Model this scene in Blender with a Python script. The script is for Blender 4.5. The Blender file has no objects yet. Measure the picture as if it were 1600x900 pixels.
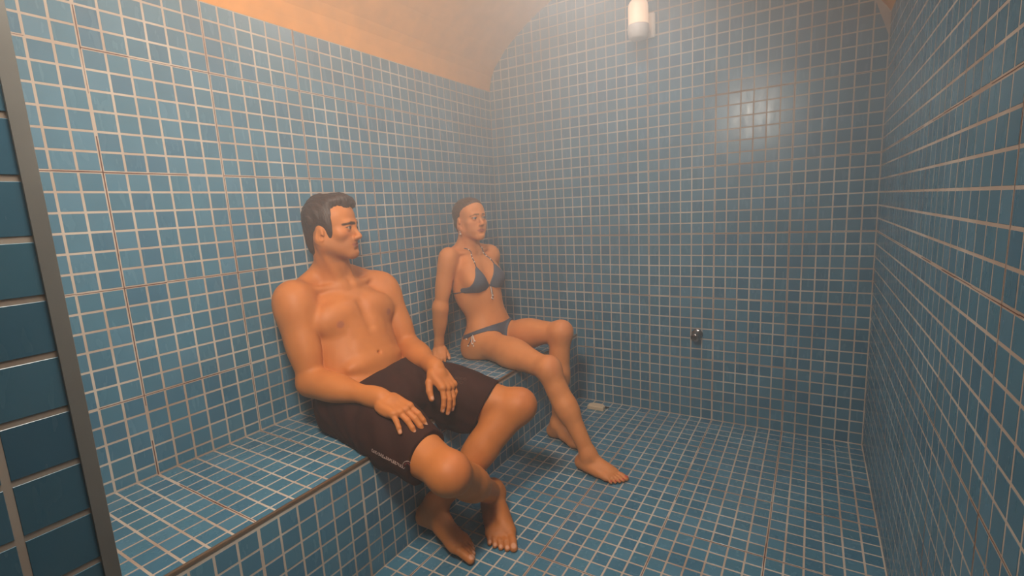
import bpy, bmesh, math, random, time
import numpy as np
from mathutils import Vector, Matrix

T0 = time.time()
scene = bpy.context.scene
COL = scene.collection
P = 0.05                      # tile pitch in metres

# ------------------------------------------------------------------ camera
RM = np.array([[0.85969393, 0.50835849, -0.04997999],
               [0.03953176, -0.16376406, -0.98570714],
               [-0.50927752, 0.84543065, -0.16088328]])   # rows: right, down, forward
CAM = np.array([1.56332552, -2.35162452, 1.05457757])
FPX, CX, CY = 758.31387, 815.96666, 450.0
cam_data = bpy.data.cameras.new('camera')
cam = bpy.data.objects.new('camera', cam_data)
COL.objects.link(cam)
m = Matrix.Identity(4)
for i in range(3):
    m[i][0] = RM[0][i]; m[i][1] = -RM[1][i]; m[i][2] = -RM[2][i]; m[i][3] = CAM[i]
cam.matrix_world = m
cam_data.sensor_width = 36.0
cam_data.lens = FPX / 1600 * 36.0
cam_data.shift_x = -(CX - 800) / 1600
cam_data.clip_start = 0.02
scene.camera = cam

# ------------------------------------------------------------------ world, lights, exposure
world = bpy.data.worlds.new('world'); scene.world = world
world.use_nodes = True
world.node_tree.nodes['Background'].inputs[0].default_value = (1.0, 0.86, 0.72, 1)
world.node_tree.nodes['Background'].inputs[1].default_value = 0.03

def area_light(name, loc, target, sx, sy, power, color):
    d = bpy.data.lights.new(name, 'AREA'); d.shape = 'RECTANGLE'; d.size = sx; d.size_y = sy
    d.energy = power; d.color = color; d.spread = math.radians(150)
    o = bpy.data.objects.new(name, d); COL.objects.link(o)
    o.location = loc
    o.rotation_euler = (Vector(target) - Vector(loc)).to_track_quat('-Z', 'Y').to_euler()
    return o
area_light('door_head_lamp', (1.10, -2.16, 1.74), (0.10, -0.96, 0.74), 0.34, 0.24, 24.0, (1.0, 0.87, 0.73))
area_light('vault_crown_fill', (0.88, -0.60, 2.12), (0.88, -0.85, 0.0), 0.40, 0.40, 6.0, (1.0, 0.97, 0.94))  # added fill with no fixture, brightens the end wall and floor

vs = scene.view_settings
vs.view_transform = 'Standard'; vs.look = 'None'; vs.gamma = 1.0; vs.use_curve_mapping = False
vs.exposure = 0.13
scene.cycles.use_denoising = True
scene.cycles.volume_bounces = 1
scene.cycles.max_bounces = 6

# ------------------------------------------------------------------ helpers
def lin(r, g, b):
    f = lambda c: (c / 255 / 12.92) if c / 255 <= 0.04045 else ((c / 255 + 0.055) / 1.055) ** 2.4
    return (f(r), f(g), f(b), 1.0)

def new_mat(name):
    mt = bpy.data.materials.new(name); mt.use_nodes = True
    nt = mt.node_tree
    return mt, nt, nt.nodes['Principled BSDF']

def link(nt, a, b): nt.links.new(a, b)

def mesh_obj(name, verts, faces, mat=None, parent=None, smooth=False):
    me = bpy.data.meshes.new(name)
    me.from_pydata([tuple(map(float, v)) for v in verts], [], [tuple(f) for f in faces]); me.update()
    if mat: me.materials.append(mat)
    if smooth: me.polygons.foreach_set('use_smooth', [True] * len(me.polygons))
    o = bpy.data.objects.new(name, me); COL.objects.link(o)
    if parent: o.parent = parent
    return o

def bm_obj(name, bm, mat=None, parent=None, smooth=False):
    me = bpy.data.meshes.new(name); bm.to_mesh(me); bm.free()
    if mat: me.materials.append(mat)
    if smooth: me.polygons.foreach_set('use_smooth', [True] * len(me.polygons))
    o = bpy.data.objects.new(name, me); COL.objects.link(o)
    if parent: o.parent = parent
    return o

def box_mesh(name, lo, hi, mat=None, parent=None, bevel=0.0):
    bm = bmesh.new()
    bmesh.ops.create_cube(bm, size=1.0)
    for v in bm.verts:
        v.co = Vector([lo[i] + (v.co[i] + 0.5) * (hi[i] - lo[i]) for i in range(3)])
    if bevel > 0:
        bmesh.ops.bevel(bm, geom=bm.edges[:], offset=bevel, segments=2, affect='EDGES')
    return bm_obj(name, bm, mat, parent)

def lathe(bm, profile, axis_o, axis_d, seg=32, cap=True):
    """profile: list of (r, t) along axis; adds a closed surface of revolution"""
    d = Vector(axis_d).normalized(); o = Vector(axis_o)
    a = d.orthogonal().normalized(); b = d.cross(a)
    rings = []
    for r, t in profile:
        rings.append([bm.verts.new(o + d * t + (a * math.cos(2 * math.pi * k / seg) + b * math.sin(2 * math.pi * k / seg)) * max(r, 1e-5)) for k in range(seg)])
    for i in range(len(rings) - 1):
        for k in range(seg):
            k2 = (k + 1) % seg
            bm.faces.new((rings[i][k], rings[i][k2], rings[i + 1][k2], rings[i + 1][k]))
    if cap:
        bm.faces.new(rings[0][::-1]); bm.faces.new(rings[-1])
    return bm

def tag(o, label, cat, group=None):
    o['label'] = label; o['category'] = cat
    if group: o['group'] = group
    return o

def project(pts):
    q = (np.asarray(pts, float) - CAM) @ RM.T
    z = np.maximum(q[..., 2], 1e-3)
    return np.stack([CX + FPX * q[..., 0] / z, CY + FPX * q[..., 1] / z, q[..., 2]], -1)

# ------------------------------------------------------------------ materials of the room
def tile_material():
    mt, nt, bs = new_mat('glazed_blue_tile')
    at = nt.nodes.new('ShaderNodeAttribute'); at.attribute_name = 'shade'
    ramp = nt.nodes.new('ShaderNodeValToRGB')
    e = ramp.color_ramp.elements
    e[0].position = 0.0; e[0].color = lin(68, 115, 140)
    e[1].position = 1.0; e[1].color = lin(82, 129, 153)
    mid = ramp.color_ramp.elements.new(0.5); mid.color = lin(74, 123, 145)
    link(nt, at.outputs['Fac'], ramp.inputs[0])
    geo = nt.nodes.new('ShaderNodeNewGeometry')
    n1 = nt.nodes.new('ShaderNodeTexNoise'); n1.inputs['Scale'].default_value = 9.0; n1.inputs['Detail'].default_value = 4.0
    link(nt, geo.outputs['Position'], n1.inputs['Vector'])
    mix = nt.nodes.new('ShaderNodeMix'); mix.data_type = 'RGBA'; mix.blend_type = 'MULTIPLY'
    r2 = nt.nodes.new('ShaderNodeValToRGB')
    r2.color_ramp.elements[0].position = 0.3; r2.color_ramp.elements[0].color = (0.93, 0.93, 0.93, 1)
    r2.color_ramp.elements[1].position = 0.7; r2.color_ramp.elements[1].color = (1.05, 1.05, 1.05, 1)
    link(nt, n1.outputs['Fac'], r2.inputs[0])
    mix.inputs[0].default_value = 1.0
    link(nt, ramp.outputs[0], mix.inputs[6]); link(nt, r2.outputs[0], mix.inputs[7])
    link(nt, mix.outputs[2], bs.inputs['Base Color'])
    # wet streaks: roughness broken up by a stretched noise
    mp = nt.nodes.new('ShaderNodeMapping'); mp.inputs['Scale'].default_value = (40, 40, 10)
    link(nt, geo.outputs['Position'], mp.inputs['Vector'])
    n2 = nt.nodes.new('ShaderNodeTexNoise'); n2.inputs['Scale'].default_value = 1.0; n2.inputs['Detail'].default_value = 3.0
    link(nt, mp.outputs[0], n2.inputs['Vector'])
    mr = nt.nodes.new('ShaderNodeMapRange')
    mr.inputs['From Min'].default_value = 0.3; mr.inputs['From Max'].default_value = 0.7
    mr.inputs['To Min'].default_value = 0.20; mr.inputs['To Max'].default_value = 0.30
    link(nt, n2.outputs['Fac'], mr.inputs['Value'])
    link(nt, mr.outputs[0], bs.inputs['Roughness'])
    bp = nt.nodes.new('ShaderNodeBump'); bp.inputs['Strength'].default_value = 0.012; bp.inputs['Distance'].default_value = 0.01
    link(nt, n2.outputs['Fac'], bp.inputs['Height']); link(nt, bp.outputs[0], bs.inputs['Normal'])
    return mt
MAT_TILE = tile_material()

def grout_material():
    mt, nt, bs = new_mat('cement_grout')
    geo = nt.nodes.new('ShaderNodeNewGeometry')
    n1 = nt.nodes.new('ShaderNodeTexNoise'); n1.inputs['Scale'].default_value = 5.0; n1.inputs['Detail'].default_value = 6.0
    link(nt, geo.outputs['Position'], n1.inputs['Vector'])
    r = nt.nodes.new('ShaderNodeValToRGB')
    r.color_ramp.elements[0].position = 0.32; r.color_ramp.elements[0].color = lin(170, 146, 128)
    r.color_ramp.elements[1].position = 0.62; r.color_ramp.elements[1].color = lin(198, 186, 173)
    link(nt, n1.outputs['Fac'], r.inputs[0])
    link(nt, r.outputs[0], bs.inputs['Base Color'])
    bs.inputs['Roughness'].default_value = 0.8
    return mt
MAT_GROUT = grout_material()
def plain(name, col, rough=0.6, metal=0.0):
    mt, nt, bs = new_mat(name)
    geo = nt.nodes.new('ShaderNodeNewGeometry')
    n1 = nt.nodes.new('ShaderNodeTexNoise'); n1.inputs['Scale'].default_value = 14.0; n1.inputs['Detail'].default_value = 4.0
    link(nt, geo.outputs['Position'], n1.inputs['Vector'])
    r = nt.nodes.new('ShaderNodeValToRGB')
    r.color_ramp.elements[0].position = 0.3; r.color_ramp.elements[0].color = tuple(c * 0.88 for c in col[:3]) + (1,)
    r.color_ramp.elements[1].position = 0.7; r.color_ramp.elements[1].color = tuple(min(1, c * 1.06) for c in col[:3]) + (1,)
    link(nt, n1.outputs['Fac'], r.inputs[0]); link(nt, r.outputs[0], bs.inputs['Base Color'])
    bs.inputs['Roughness'].default_value = rough; bs.inputs['Metallic'].default_value = metal
    return mt
MAT_STAIN = plain('stained_joint', lin(104, 60, 44), 0.9)
MAT_PLASTER = plain('ochre_plaster', lin(236, 154, 44), 0.7)
MAT_TRIM = plain('brown_edge_profile', lin(134, 108, 86), 0.3, 0.5)
MAT_GREYTRIM = plain('grey_corner_profile', lin(136, 136, 132), 0.55, 0.0)
MAT_CONCRETE = plain('masonry', lin(120, 116, 110), 0.9)

# ------------------------------------------------------------------ room shell
W = 35.6 * P
SPRING = 34 * P
FRONT = -44 * P
BACKY = FRONT - 0.30          # the reveal of the entrance runs on behind the camera
BENCH_H = 7.3 * P
BENCH_D = 9.6 * P
# vault profile (x, z) in pitches, read off the end wall
ARC_C, ARC_Z, ARC_R = 17.6, 19.6, 23.8
prof = [(0.02, 34.0), (0.16, 34.7), (0.38, 35.5), (0.78, 36.22), (1.38, 36.86)]
for k in range(1, 40):
    x = 1.38 + (33.9 - 1.38) * k / 39
    z = ARC_Z + math.sqrt(ARC_R ** 2 - (x - ARC_C) ** 2)
    prof.append((x, z))
prof += [(34.4, 35.55), (34.95, 34.9), (35.35, 34.38), (35.6, 34.0)]
PROF = [(x * P, z * P) for x, z in prof]

def struct(o):
    o['kind'] = 'structure'; return o

TILE_T = 0.0005
GAP = 0.0056
def clip_poly(poly, clip):
    """Sutherland-Hodgman, clip is convex counter-clockwise"""
    out = poly
    n = len(clip)
    for i in range(n):
        ax, ay = clip[i]; bx, by = clip[(i + 1) % n]
        inp, out = out, []
        for j in range(len(inp)):
            p, q = inp[j], inp[(j + 1) % len(inp)]
            sp = (bx - ax) * (p[1] - ay) - (by - ay) * (p[0] - ax)
            sq = (bx - ax) * (q[1] - ay) - (by - ay) * (q[0] - ax)
            if sp >= 0: out.append(p)
            if (sp >= 0) != (sq >= 0):
                t = sp / (sp - sq); out.append((p[0] + t * (q[0] - p[0]), p[1] + t * (q[1] - p[1])))
        if not out: return []
    return out

def tile_geo(poly, cham=0.0003):
    """poly: local 2-D outline (centred); returns verts and faces of a chamfered tile standing TILE_T proud"""
    n = len(poly)
    cx = sum(p[0] for p in poly) / n; cy = sum(p[1] for p in poly) / n
    def inset(d):
        r = []
        for x, y in poly:
            l = math.hypot(x - cx, y - cy) or 1
            k = max(0.0, 1 - d * 1.41 / l); r.append((cx + (x - cx) * k, cy + (y - cy) * k))
        return r
    v = [(x, y, -0.0006) for x, y in poly] + [(x, y, TILE_T - cham) for x, y in poly] + [(x, y, TILE_T) for x, y in inset(cham)]
    f = []
    for lv in (0, 1):
        for i in range(n):
            j = (i + 1) % n
            f.append((lv * n + i, lv * n + j, (lv + 1) * n + j, (lv + 1) * n + i))
    f.append(tuple(range(2 * n, 3 * n)))
    return v, f

TILE_CACHE = {}
RNG = random.Random(7)
def tile_mesh(poly, shade):
    key = (tuple((round(x, 5), round(y, 5)) for x, y in poly), shade)
    me = TILE_CACHE.get(key)
    if me is None:
        v, f = tile_geo(poly)
        me = bpy.data.meshes.new('tile'); me.from_pydata(v, [], f); me.update()
        a = me.attributes.new('shade', 'FLOAT', 'FACE'); a.data.foreach_set('value', [shade] * len(f))
        me.materials.append(MAT_TILE); TILE_CACHE[key] = me
    return me

def tile_surface(parent, O, U, V, us, vs_, clip=None, keep=300, skip=None, sheet=(None, None)):
    """lay tiles between successive grid lines us x vs_ on the plane O + u*U + v*V; normal = U x V"""
    O = np.array(O, float); U = np.array(U, float); V = np.array(V, float); N = np.cross(U, V)
    def gp(x, o):                      # the joint between two sheets of tiles is wider
        if o is None: return GAP / 2
        q = (x - o) / (6 * P)
        return GAP / 2 + (0.0011 if abs(q - round(q)) < 0.02 else 0.0)
    cells = []
    for i in range(len(us) - 1):
        for j in range(len(vs_) - 1):
            u0, u1 = us[i] + gp(us[i], sheet[0]), us[i + 1] - gp(us[i + 1], sheet[0])
            v0, v1 = vs_[j] + gp(vs_[j], sheet[1]), vs_[j + 1] - gp(vs_[j + 1], sheet[1])
            if u1 - u0 < 0.006 or v1 - v0 < 0.006: continue
            if skip and skip((u0 + u1) / 2, (v0 + v1) / 2): continue
            poly = [(u0, v0), (u1, v0), (u1, v1), (u0, v1)]
            if clip:
                poly = clip_poly(poly, clip)
                if len(poly) < 3: continue
                ar = abs(sum(poly[k][0] * poly[(k + 1) % len(poly)][1] - poly[(k + 1) % len(poly)][0] * poly[k][1] for k in range(len(poly)))) / 2
                if ar < 3e-5: continue
            cu = sum(p[0] for p in poly) / len(poly); cv = sum(p[1] for p in poly) / len(poly)
            w3 = np.array([O + U * p[0] + V * p[1] for p in poly]); s = project(w3)
            area = 0.0
            if (s[:, 2] > 0.03).all() and s[:, 0].max() > 0 and s[:, 0].min() < 1600 and s[:, 1].max() > 0 and s[:, 1].min() < 900:
                x, y = np.clip(s[:, 0], 0, 1600), np.clip(s[:, 1], 0, 900)
                area = abs(np.dot(x, np.roll(y, -1)) - np.dot(y, np.roll(x, -1))) / 2
            cells.append((area, cu, cv, [(p[0] - cu, p[1] - cv) for p in poly]))
    cells.sort(key=lambda c: -c[0])
    B = Matrix([[U[0], V[0], N[0]], [U[1], V[1], N[1]], [U[2], V[2], N[2]]])
    rest_v, rest_f, rest_s = [], [], []
    for k, (area, cu, cv, poly) in enumerate(cells):
        shade = RNG.randrange(8) / 7.0
        ax, ay = RNG.gauss(0, 0.003), RNG.gauss(0, 0.003)
        R = B @ Matrix.Rotation(ax, 3, 'X') @ Matrix.Rotation(ay, 3, 'Y')
        c = O + U * cu + V * cv
        if k < keep and area > 0:
            o = bpy.data.objects.new('tile', tile_mesh(poly, shade)); COL.objects.link(o)
            o.parent = parent
            M4 = R.to_4x4(); M4.translation = Vector(c)
            o.matrix_local = M4
        else:
            v, f = tile_geo(poly)
            Rn = np.array(R); b = len(rest_v)
            rest_v += list(np.array(v) @ Rn.T + c)
            rest_f += [tuple(i + b for i in ff) for ff in f]; rest_s += [shade] * len(f)
    if rest_v:
        o = mesh_obj('tiling', rest_v, rest_f, MAT_TILE, parent)
        a = o.data.attributes.new('shade', 'FLOAT', 'FACE'); a.data.foreach_set('value', rest_s)
        o['kind'] = 'stuff'

def stain_lines(parent, O, U, V, segs, wid=0.0014):
    """hairline cracks with rust stains along the joints between tile sheets"""
    O = np.array(O, float); U = np.array(U, float); V = np.array(V, float); N = np.cross(U, V)
    v, f = [], []
    for (u0, v0, u1, v1) in segs:
        L = math.hypot(u1 - u0, v1 - v0); n = max(1, int(L / 0.1))
        du, dv = (u1 - u0) / L, (v1 - v0) / L
        for k in range(n):
            if RNG.random() < 0.15: continue
            a, b = k / n, (k + 1) / n; off = RNG.uniform(-0.0008, 0.0008); w = wid * RNG.uniform(0.4, 1.0)
            i = len(v)
            for t, s in ((a, -w), (b, -w), (b, w), (a, w)):
                q = (u0 + (u1 - u0) * t - dv * (s + off), v0 + (v1 - v0) * t + du * (s + off))
                v.append(O + U * q[0] + V * q[1] + N * 0.0003)
            f.append((i, i + 1, i + 2, i + 3))
    if v:
        o = mesh_obj('stained_joint', v, f, MAT_STAIN, parent); o['kind'] = 'stuff'

R_ = lambda a, b: [k * P for k in range(a, b + 1)]
# floor: grid counted from the right-hand wall and the end wall
floor = struct(box_mesh('floor', (BENCH_D, BACKY, -0.10), (W, 0, 0), MAT_GROUT))
us = sorted([BENCH_D] + [W - k * P for k in range(0, 26)] ); vs2 = [k * P for k in range(-50, 1)]
tile_surface(floor, (0, 0, 0), (1, 0, 0), (0, 1, 0), us, vs2, sheet=(W, 0))
stain_lines(floor, (0, 0, 0), (1, 0, 0), (0, 1, 0), [(W - 6 * k * P, -2.4, W - 6 * k * P, 0) for k in range(1, 5)] + [(BENCH_D, -6 * k * P, W, -6 * k * P) for k in range(1, 8)])

# left wall
wl = struct(box_mesh('wall_left', (-0.12, FRONT, 0), (0, 0, SPRING), MAT_GROUT))
vs2 = [BENCH_H + 0.002] + [k * P for k in range(8, 35)]
# normal must point into the room (+x): U = +y, V = +z
us = [k * P for k in range(-44, 1)]
tile_surface(wl, (0, 0, 0), (0, 1, 0), (0, 0, 1), us, vs2, sheet=(0, 0))
stain_lines(wl, (0, 0, 0), (0, 1, 0), (0, 0, 1), [(-6 * k * P, BENCH_H, -6 * k * P, SPRING) for k in range(1, 8)] + [(-2.2, 6 * k * P, 0, 6 * k * P) for k in range(2, 6)])

# end wall, normal -y: U = +x, V = +z gives -y
wb_poly = [(0, 0), (W, 0)] + [(x, z) for x, z in reversed(PROF)]
n = len(wb_poly)
v = [(x, 0, z) for x, z in wb_poly] + [(x, 0.12, z) for x, z in wb_poly]
f = [tuple(range(n)), tuple(range(2 * n - 1, n - 1, -1))] + [(i, i + n, (i + 1) % n + n, (i + 1) % n) for i in range(n)]
wb = struct(mesh_obj('wall_back', v, f, MAT_GROUT))
us = sorted([0.0] + [W - k * P for k in range(0, 36)]); vs2 = R_(0, 44)
tile_surface(wb, (0, 0, 0), (1, 0, 0), (0, 0, 1), us, vs2, clip=wb_poly,
             skip=lambda u, v: u < BENCH_D and v < BENCH_H - 0.02, sheet=(W, 0))
stain_lines(wb, (0, 0, 0), (1, 0, 0), (0, 0, 1), [(W - 6 * k * P, 0, W - 6 * k * P, SPRING) for k in range(1, 6)] + [(BENCH_D, 6 * k * P, W, 6 * k * P) for k in range(1, 6)], 0.0009)

# right wall, normal -x: U = -y, V = +z
wr = struct(box_mesh('wall_right', (W, BACKY, 0), (W + 0.12, 0, SPRING), MAT_GROUT))
us = R_(0, 50); vs2 = R_(0, 34)
tile_surface(wr, (W, 0, 0), (0, -1, 0), (0, 0, 1), us, vs2, sheet=(0, 0))
stain_lines(wr, (W, 0, 0), (0, -1, 0), (0, 0, 1), [(6 * k * P, 0, 6 * k * P, SPRING) for k in range(1, 8)] + [(0, 6 * k * P, 2.4, 6 * k * P) for k in range(1, 6)], 0.0009)

# entrance wall beside the camera: only its reveal is seen
JX = 20 * P
wf = struct(box_mesh('wall_front', (-0.12, BACKY, 0), (JX, FRONT, 44 * P), MAT_GROUT))
tile_surface(wf, (JX, 0, 0), (0, 1, 0), (0, 0, 1), [BACKY] + [(-44.12 - k * 1.0) * P for k in range(5, -1, -1)], R_(0, 44))
tile_surface(wf, (0, FRONT, 0), (-1, 0, 0), (0, 0, 1), [-k * P for k in range(20, -1, -1)], [BENCH_H + 0.002] + R_(8, 41), keep=0)
ct = mesh_obj('trim_1', *(lambda x0, y0, r: (
    [(x, y, z) for z in (0.0, 44 * P) for x, y in ((x0 - 0.014, y0 - 0.002), (x0 - 0.014, y0 + r), (x0 - 0.002, y0 + r), (x0 + r, y0 + r * 0.55), (x0 + r * 0.9, y0 - 0.009), (x0 - 0.001, y0 - 0.009))],
    [(0, 1, 2, 3, 4, 5)[::-1], (6, 7, 8, 9, 10, 11)] + [(i, (i + 1) % 6, (i + 1) % 6 + 6, i + 6) for i in range(6)]))(JX, FRONT, 0.0042), MAT_GREYTRIM)
struct(ct)

# ceiling: plastered barrel vault with real thickness
TH = 0.06
pts_in = [(PROF[0][0] - 0.0, PROF[0][1])] + PROF[1:]
pts_out = [(-0.12, SPRING)] + [(x, z + TH + 0.02) for x, z in PROF[1:-1]] + [(W + 0.12, SPRING)]
v, f = [], []
n = len(pts_in)
for y in (0.0, FRONT - 0.3):
    v += [(x, y, z) for x, z in pts_in] + [(x, y, z) for x, z in pts_out]
for i in range(n - 1):
    f.append((i, i + 1, 2 * n + i + 1, 2 * n + i))
    f.append((n + i + 1, n + i, 3 * n + i, 3 * n + i + 1))
    f.append((i + 1, i, n + i, n + i + 1)); f.append((2 * n + i, 2 * n + i + 1, 3 * n + i + 1, 3 * n + i))
f += [(0, 2 * n, 3 * n, n), (n - 1, 2 * n - 1, 4 * n - 1, 3 * n - 1)]
ceil_o = struct(mesh_obj('ceiling', v, f, MAT_PLASTER))
me = ceil_o.data
sm = []
for p_ in me.polygons:
    sm.append(False)
me.polygons.foreach_set('use_smooth', sm)

# ------------------------------------------------------------------ bench
bench = bpy.data.objects.new('tiled_bench', None); COL.objects.link(bench)
tag(bench, 'long built-in bench of blue mosaic tiles along the left wall', 'bench')
box_mesh('bench_core', (0.0015, FRONT + 0.001, 0.0), (BENCH_D, 0, BENCH_H), MAT_GROUT, bench)
tile_surface(bench, (0, 0, BENCH_H), (1, 0, 0), (0, 1, 0), R_(0, 9) + [BENCH_D - 0.005], [k * P for k in range(-44, 1)], keep=200, sheet=(None, 0))
tile_surface(bench, (BENCH_D, 0, 0), (0, 1, 0), (0, 0, 1), [k * P for k in range(-44, 1)], R_(0, 7), keep=100, sheet=(0, None))
stain_lines(bench, (0, 0, BENCH_H), (1, 0, 0), (0, 1, 0), [(0, -6 * k * P, BENCH_D - 0.01, -6 * k * P) for k in range(1, 8)])
# rounded edge profile along the nosing
bm = bmesh.new()
sec = [(BENCH_D - 0.006, BENCH_H - 0.001), (BENCH_D - 0.006, BENCH_H + 0.0016), (BENCH_D - 0.002, BENCH_H + 0.0022), (BENCH_D + 0.0020, BENCH_H + 0.0014), (BENCH_D + 0.0026, BENCH_H - 0.001), (BENCH_D + 0.0022, BENCH_H - 0.006), (BENCH_D - 0.001, BENCH_H - 0.006)]
r0 = [bm.verts.new((x, FRONT + 0.001, z)) for x, z in sec]; r1 = [bm.verts.new((x, -0.003, z)) for x, z in sec]
for i in range(len(sec)):
    j = (i + 1) % len(sec); bm.faces.new((r0[i], r0[j], r1[j], r1[i]))
bm.faces.new(r0[::-1]); bm.faces.new(r1)
bmesh.ops.recalc_face_normals(bm, faces=bm.faces[:])
nos = bm_obj('edge_profile', bm, MAT_TRIM, bench); nos['label'] = 'brown metal nosing along the bench edge'

# ------------------------------------------------------------------ wall lamp
MAT_WHITE = plain('white_enamel', lin(226, 220, 212), 0.4)
mt, nt, bs = new_mat('lit_opal_glass')
bs.inputs['Base Color'].default_value = lin(255, 230, 205)
bs.inputs['Roughness'].default_value = 0.3
bs.inputs['Emission Color'].default_value = (1.0, 0.60, 0.36, 1)
bs.inputs['Emission Strength'].default_value = 0.6
MAT_OPAL = mt
lamp = bpy.data.objects.new('wall_lamp', None); COL.objects.link(lamp); lamp.location = (0.862, 0, 1.84)
tag(lamp, 'cylindrical opal glass wall lamp in white holder, high on the end wall', 'lamp')
LX, LY = 0.0, -0.075
bm = bmesh.new(); lathe(bm, [(0.0, 0.098), (0.020, 0.097), (0.034, 0.091), (0.041, 0.080), (0.0435, 0.066), (0.0435, 0.0), (0.0435, -0.012)], (LX, LY, 0), (0, 0, 1), 40)
bmesh.ops.recalc_face_normals(bm, faces=bm.faces[:])
bm_obj('glass_shade', bm, MAT_OPAL, lamp, True)
bm = bmesh.new(); lathe(bm, [(0.0455, -0.008), (0.047, -0.011), (0.047, -0.040), (0.044, -0.044), (0.042, -0.060), (0.03, -0.066), (0.0, -0.066)], (LX, LY, 0), (0, 0, 1), 40)
bmesh.ops.recalc_face_normals(bm, faces=bm.faces[:])
bm_obj('holder', bm, MAT_WHITE, lamp, True)
box_mesh('wall_plate', (0.028 - 0.03, -0.020, -0.052), (0.028 + 0.03, -0.0030, 0.052), MAT_WHITE, lamp, 0.004)
box_mesh('arm', (-0.014, LY + 0.03, -0.040), (0.014, -0.016, -0.016), MAT_WHITE, lamp, 0.003)

# ------------------------------------------------------------------ chrome outlet on the end wall
MAT_CHROME = plain('chrome', lin(140, 136, 136), 0.15, 1.0)
sp = bpy.data.objects.new('wall_spout', None); COL.objects.link(sp); sp.location = (22.2 * P, 0, 8.45 * P)
tag(sp, 'small round chrome outlet knob low on the end wall', 'outlet')
bm = bmesh.new(); lathe(bm, [(0.026, 0.003), (0.026, 0.006), (0.022, 0.010)], (0, 0, 0), (0, -1, 0), 28)
bmesh.ops.recalc_face_normals(bm, faces=bm.faces[:]); bm_obj('collar', bm, MAT_CHROME, sp, True)
bm = bmesh.new(); lathe(bm, [(0.012, 0.008), (0.012, 0.020), (0.019, 0.022), (0.021, 0.027), (0.021, 0.050), (0.018, 0.055), (0.010, 0.057)], (0, 0, 0), (0, -1, -0.12), 28)
bmesh.ops.recalc_face_normals(bm, faces=bm.faces[:]); bm_obj('nozzle', bm, MAT_CHROME, sp, True)
bm = bmesh.new(); lathe(bm, [(0.0085, 0.0565), (0.0085, 0.0578)], (0, 0, 0), (0, -1, -0.12), 20)
bmesh.ops.recalc_face_normals(bm, faces=bm.faces[:]); bm_obj('bore', bm, plain('bore_shade', lin(30, 28, 28), 0.7), sp, False)  # solid dark disc, its colour stands for the shade inside the bore

# ------------------------------------------------------------------ pale block by the riser at the end wall
dr = bpy.data.objects.new('drain_cover', None); COL.objects.link(dr); dr.location = (12.55 * P, -2.1 * P, 0.0024)
tag(dr, 'small pale stone drain cover on the floor in the far corner', 'drain cover')
bm = bmesh.new()
out = [(-0.044, -0.020), (0.044, -0.020), (0.044, 0.006)] + [(0.044 * math.cos(a) * 1.0, 0.006 + 0.020 * math.sin(a)) for a in [math.pi * k / 10 for k in range(1, 10)]] + [(-0.044, 0.006)]
lo = [bm.verts.new((x, y, 0)) for x, y in out]; md = [bm.verts.new((x, y, 0.016)) for x, y in out]; hi = [bm.verts.new((x * 0.93, y * 0.88, 0.021)) for x, y in out]
for a_, b_ in ((lo, md), (md, hi)):
    for i in range(len(out)):
        j = (i + 1) % len(out); bm.faces.new((a_[i], a_[j], b_[j], b_[i]))
bm.faces.new(hi); bm.faces.new(lo[::-1])
bmesh.ops.recalc_face_normals(bm, faces=bm.faces[:])
bm_obj('stone_block', bm, plain('pale_stone', lin(214, 190, 160), 0.6), dr)
box_mesh('slot', (-0.030, 0.026, 0.0), (0.056, 0.040, 0.0016), plain('drain_shadow_slot', lin(46, 36, 32), 0.8), dr)

# ------------------------------------------------------------------ implicit-surface modeller for the figures
def V3(*a): return np.array(a, float)
def unit(v): v = np.asarray(v, float); return v / np.linalg.norm(v)
def smin(a, b, k):
    h = np.maximum(k - np.abs(a - b), 0.0) / k
    return np.minimum(a, b) - h * h * k * 0.25
def smax(a, b, k): return -smin(-a, -b, k)

class Frame:
    """origin plus axes: x = the body's left, y = forward, z = up; s = scale"""
    def __init__(s_, o, fwd, up, s=1.0):
        s_.o = np.asarray(o, float); u = unit(up); f = np.asarray(fwd, float); f = unit(f - u * (f @ u))
        s_.A = np.stack([np.cross(u, f), f, u]); s_.s = s      # rows
    def p(s_, *q): return s_.o + s_.s * (np.asarray(q, float) @ s_.A)
    def loc(s_, P): return ((P - s_.o) @ s_.A.T) / s_.s
    def rot(s_, R): return np.asarray(R) @ s_.A

def rotz(a): c, s = math.cos(a), math.sin(a); return np.array([[c, s, 0], [-s, c, 0], [0, 0, 1.0]])
def rotx(a): c, s = math.cos(a), math.sin(a); return np.array([[1.0, 0, 0], [0, c, s], [0, -s, c]])
def roty(a): c, s = math.cos(a), math.sin(a); return np.array([[c, 0, -s], [0, 1.0, 0], [s, 0, c]])

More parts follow.
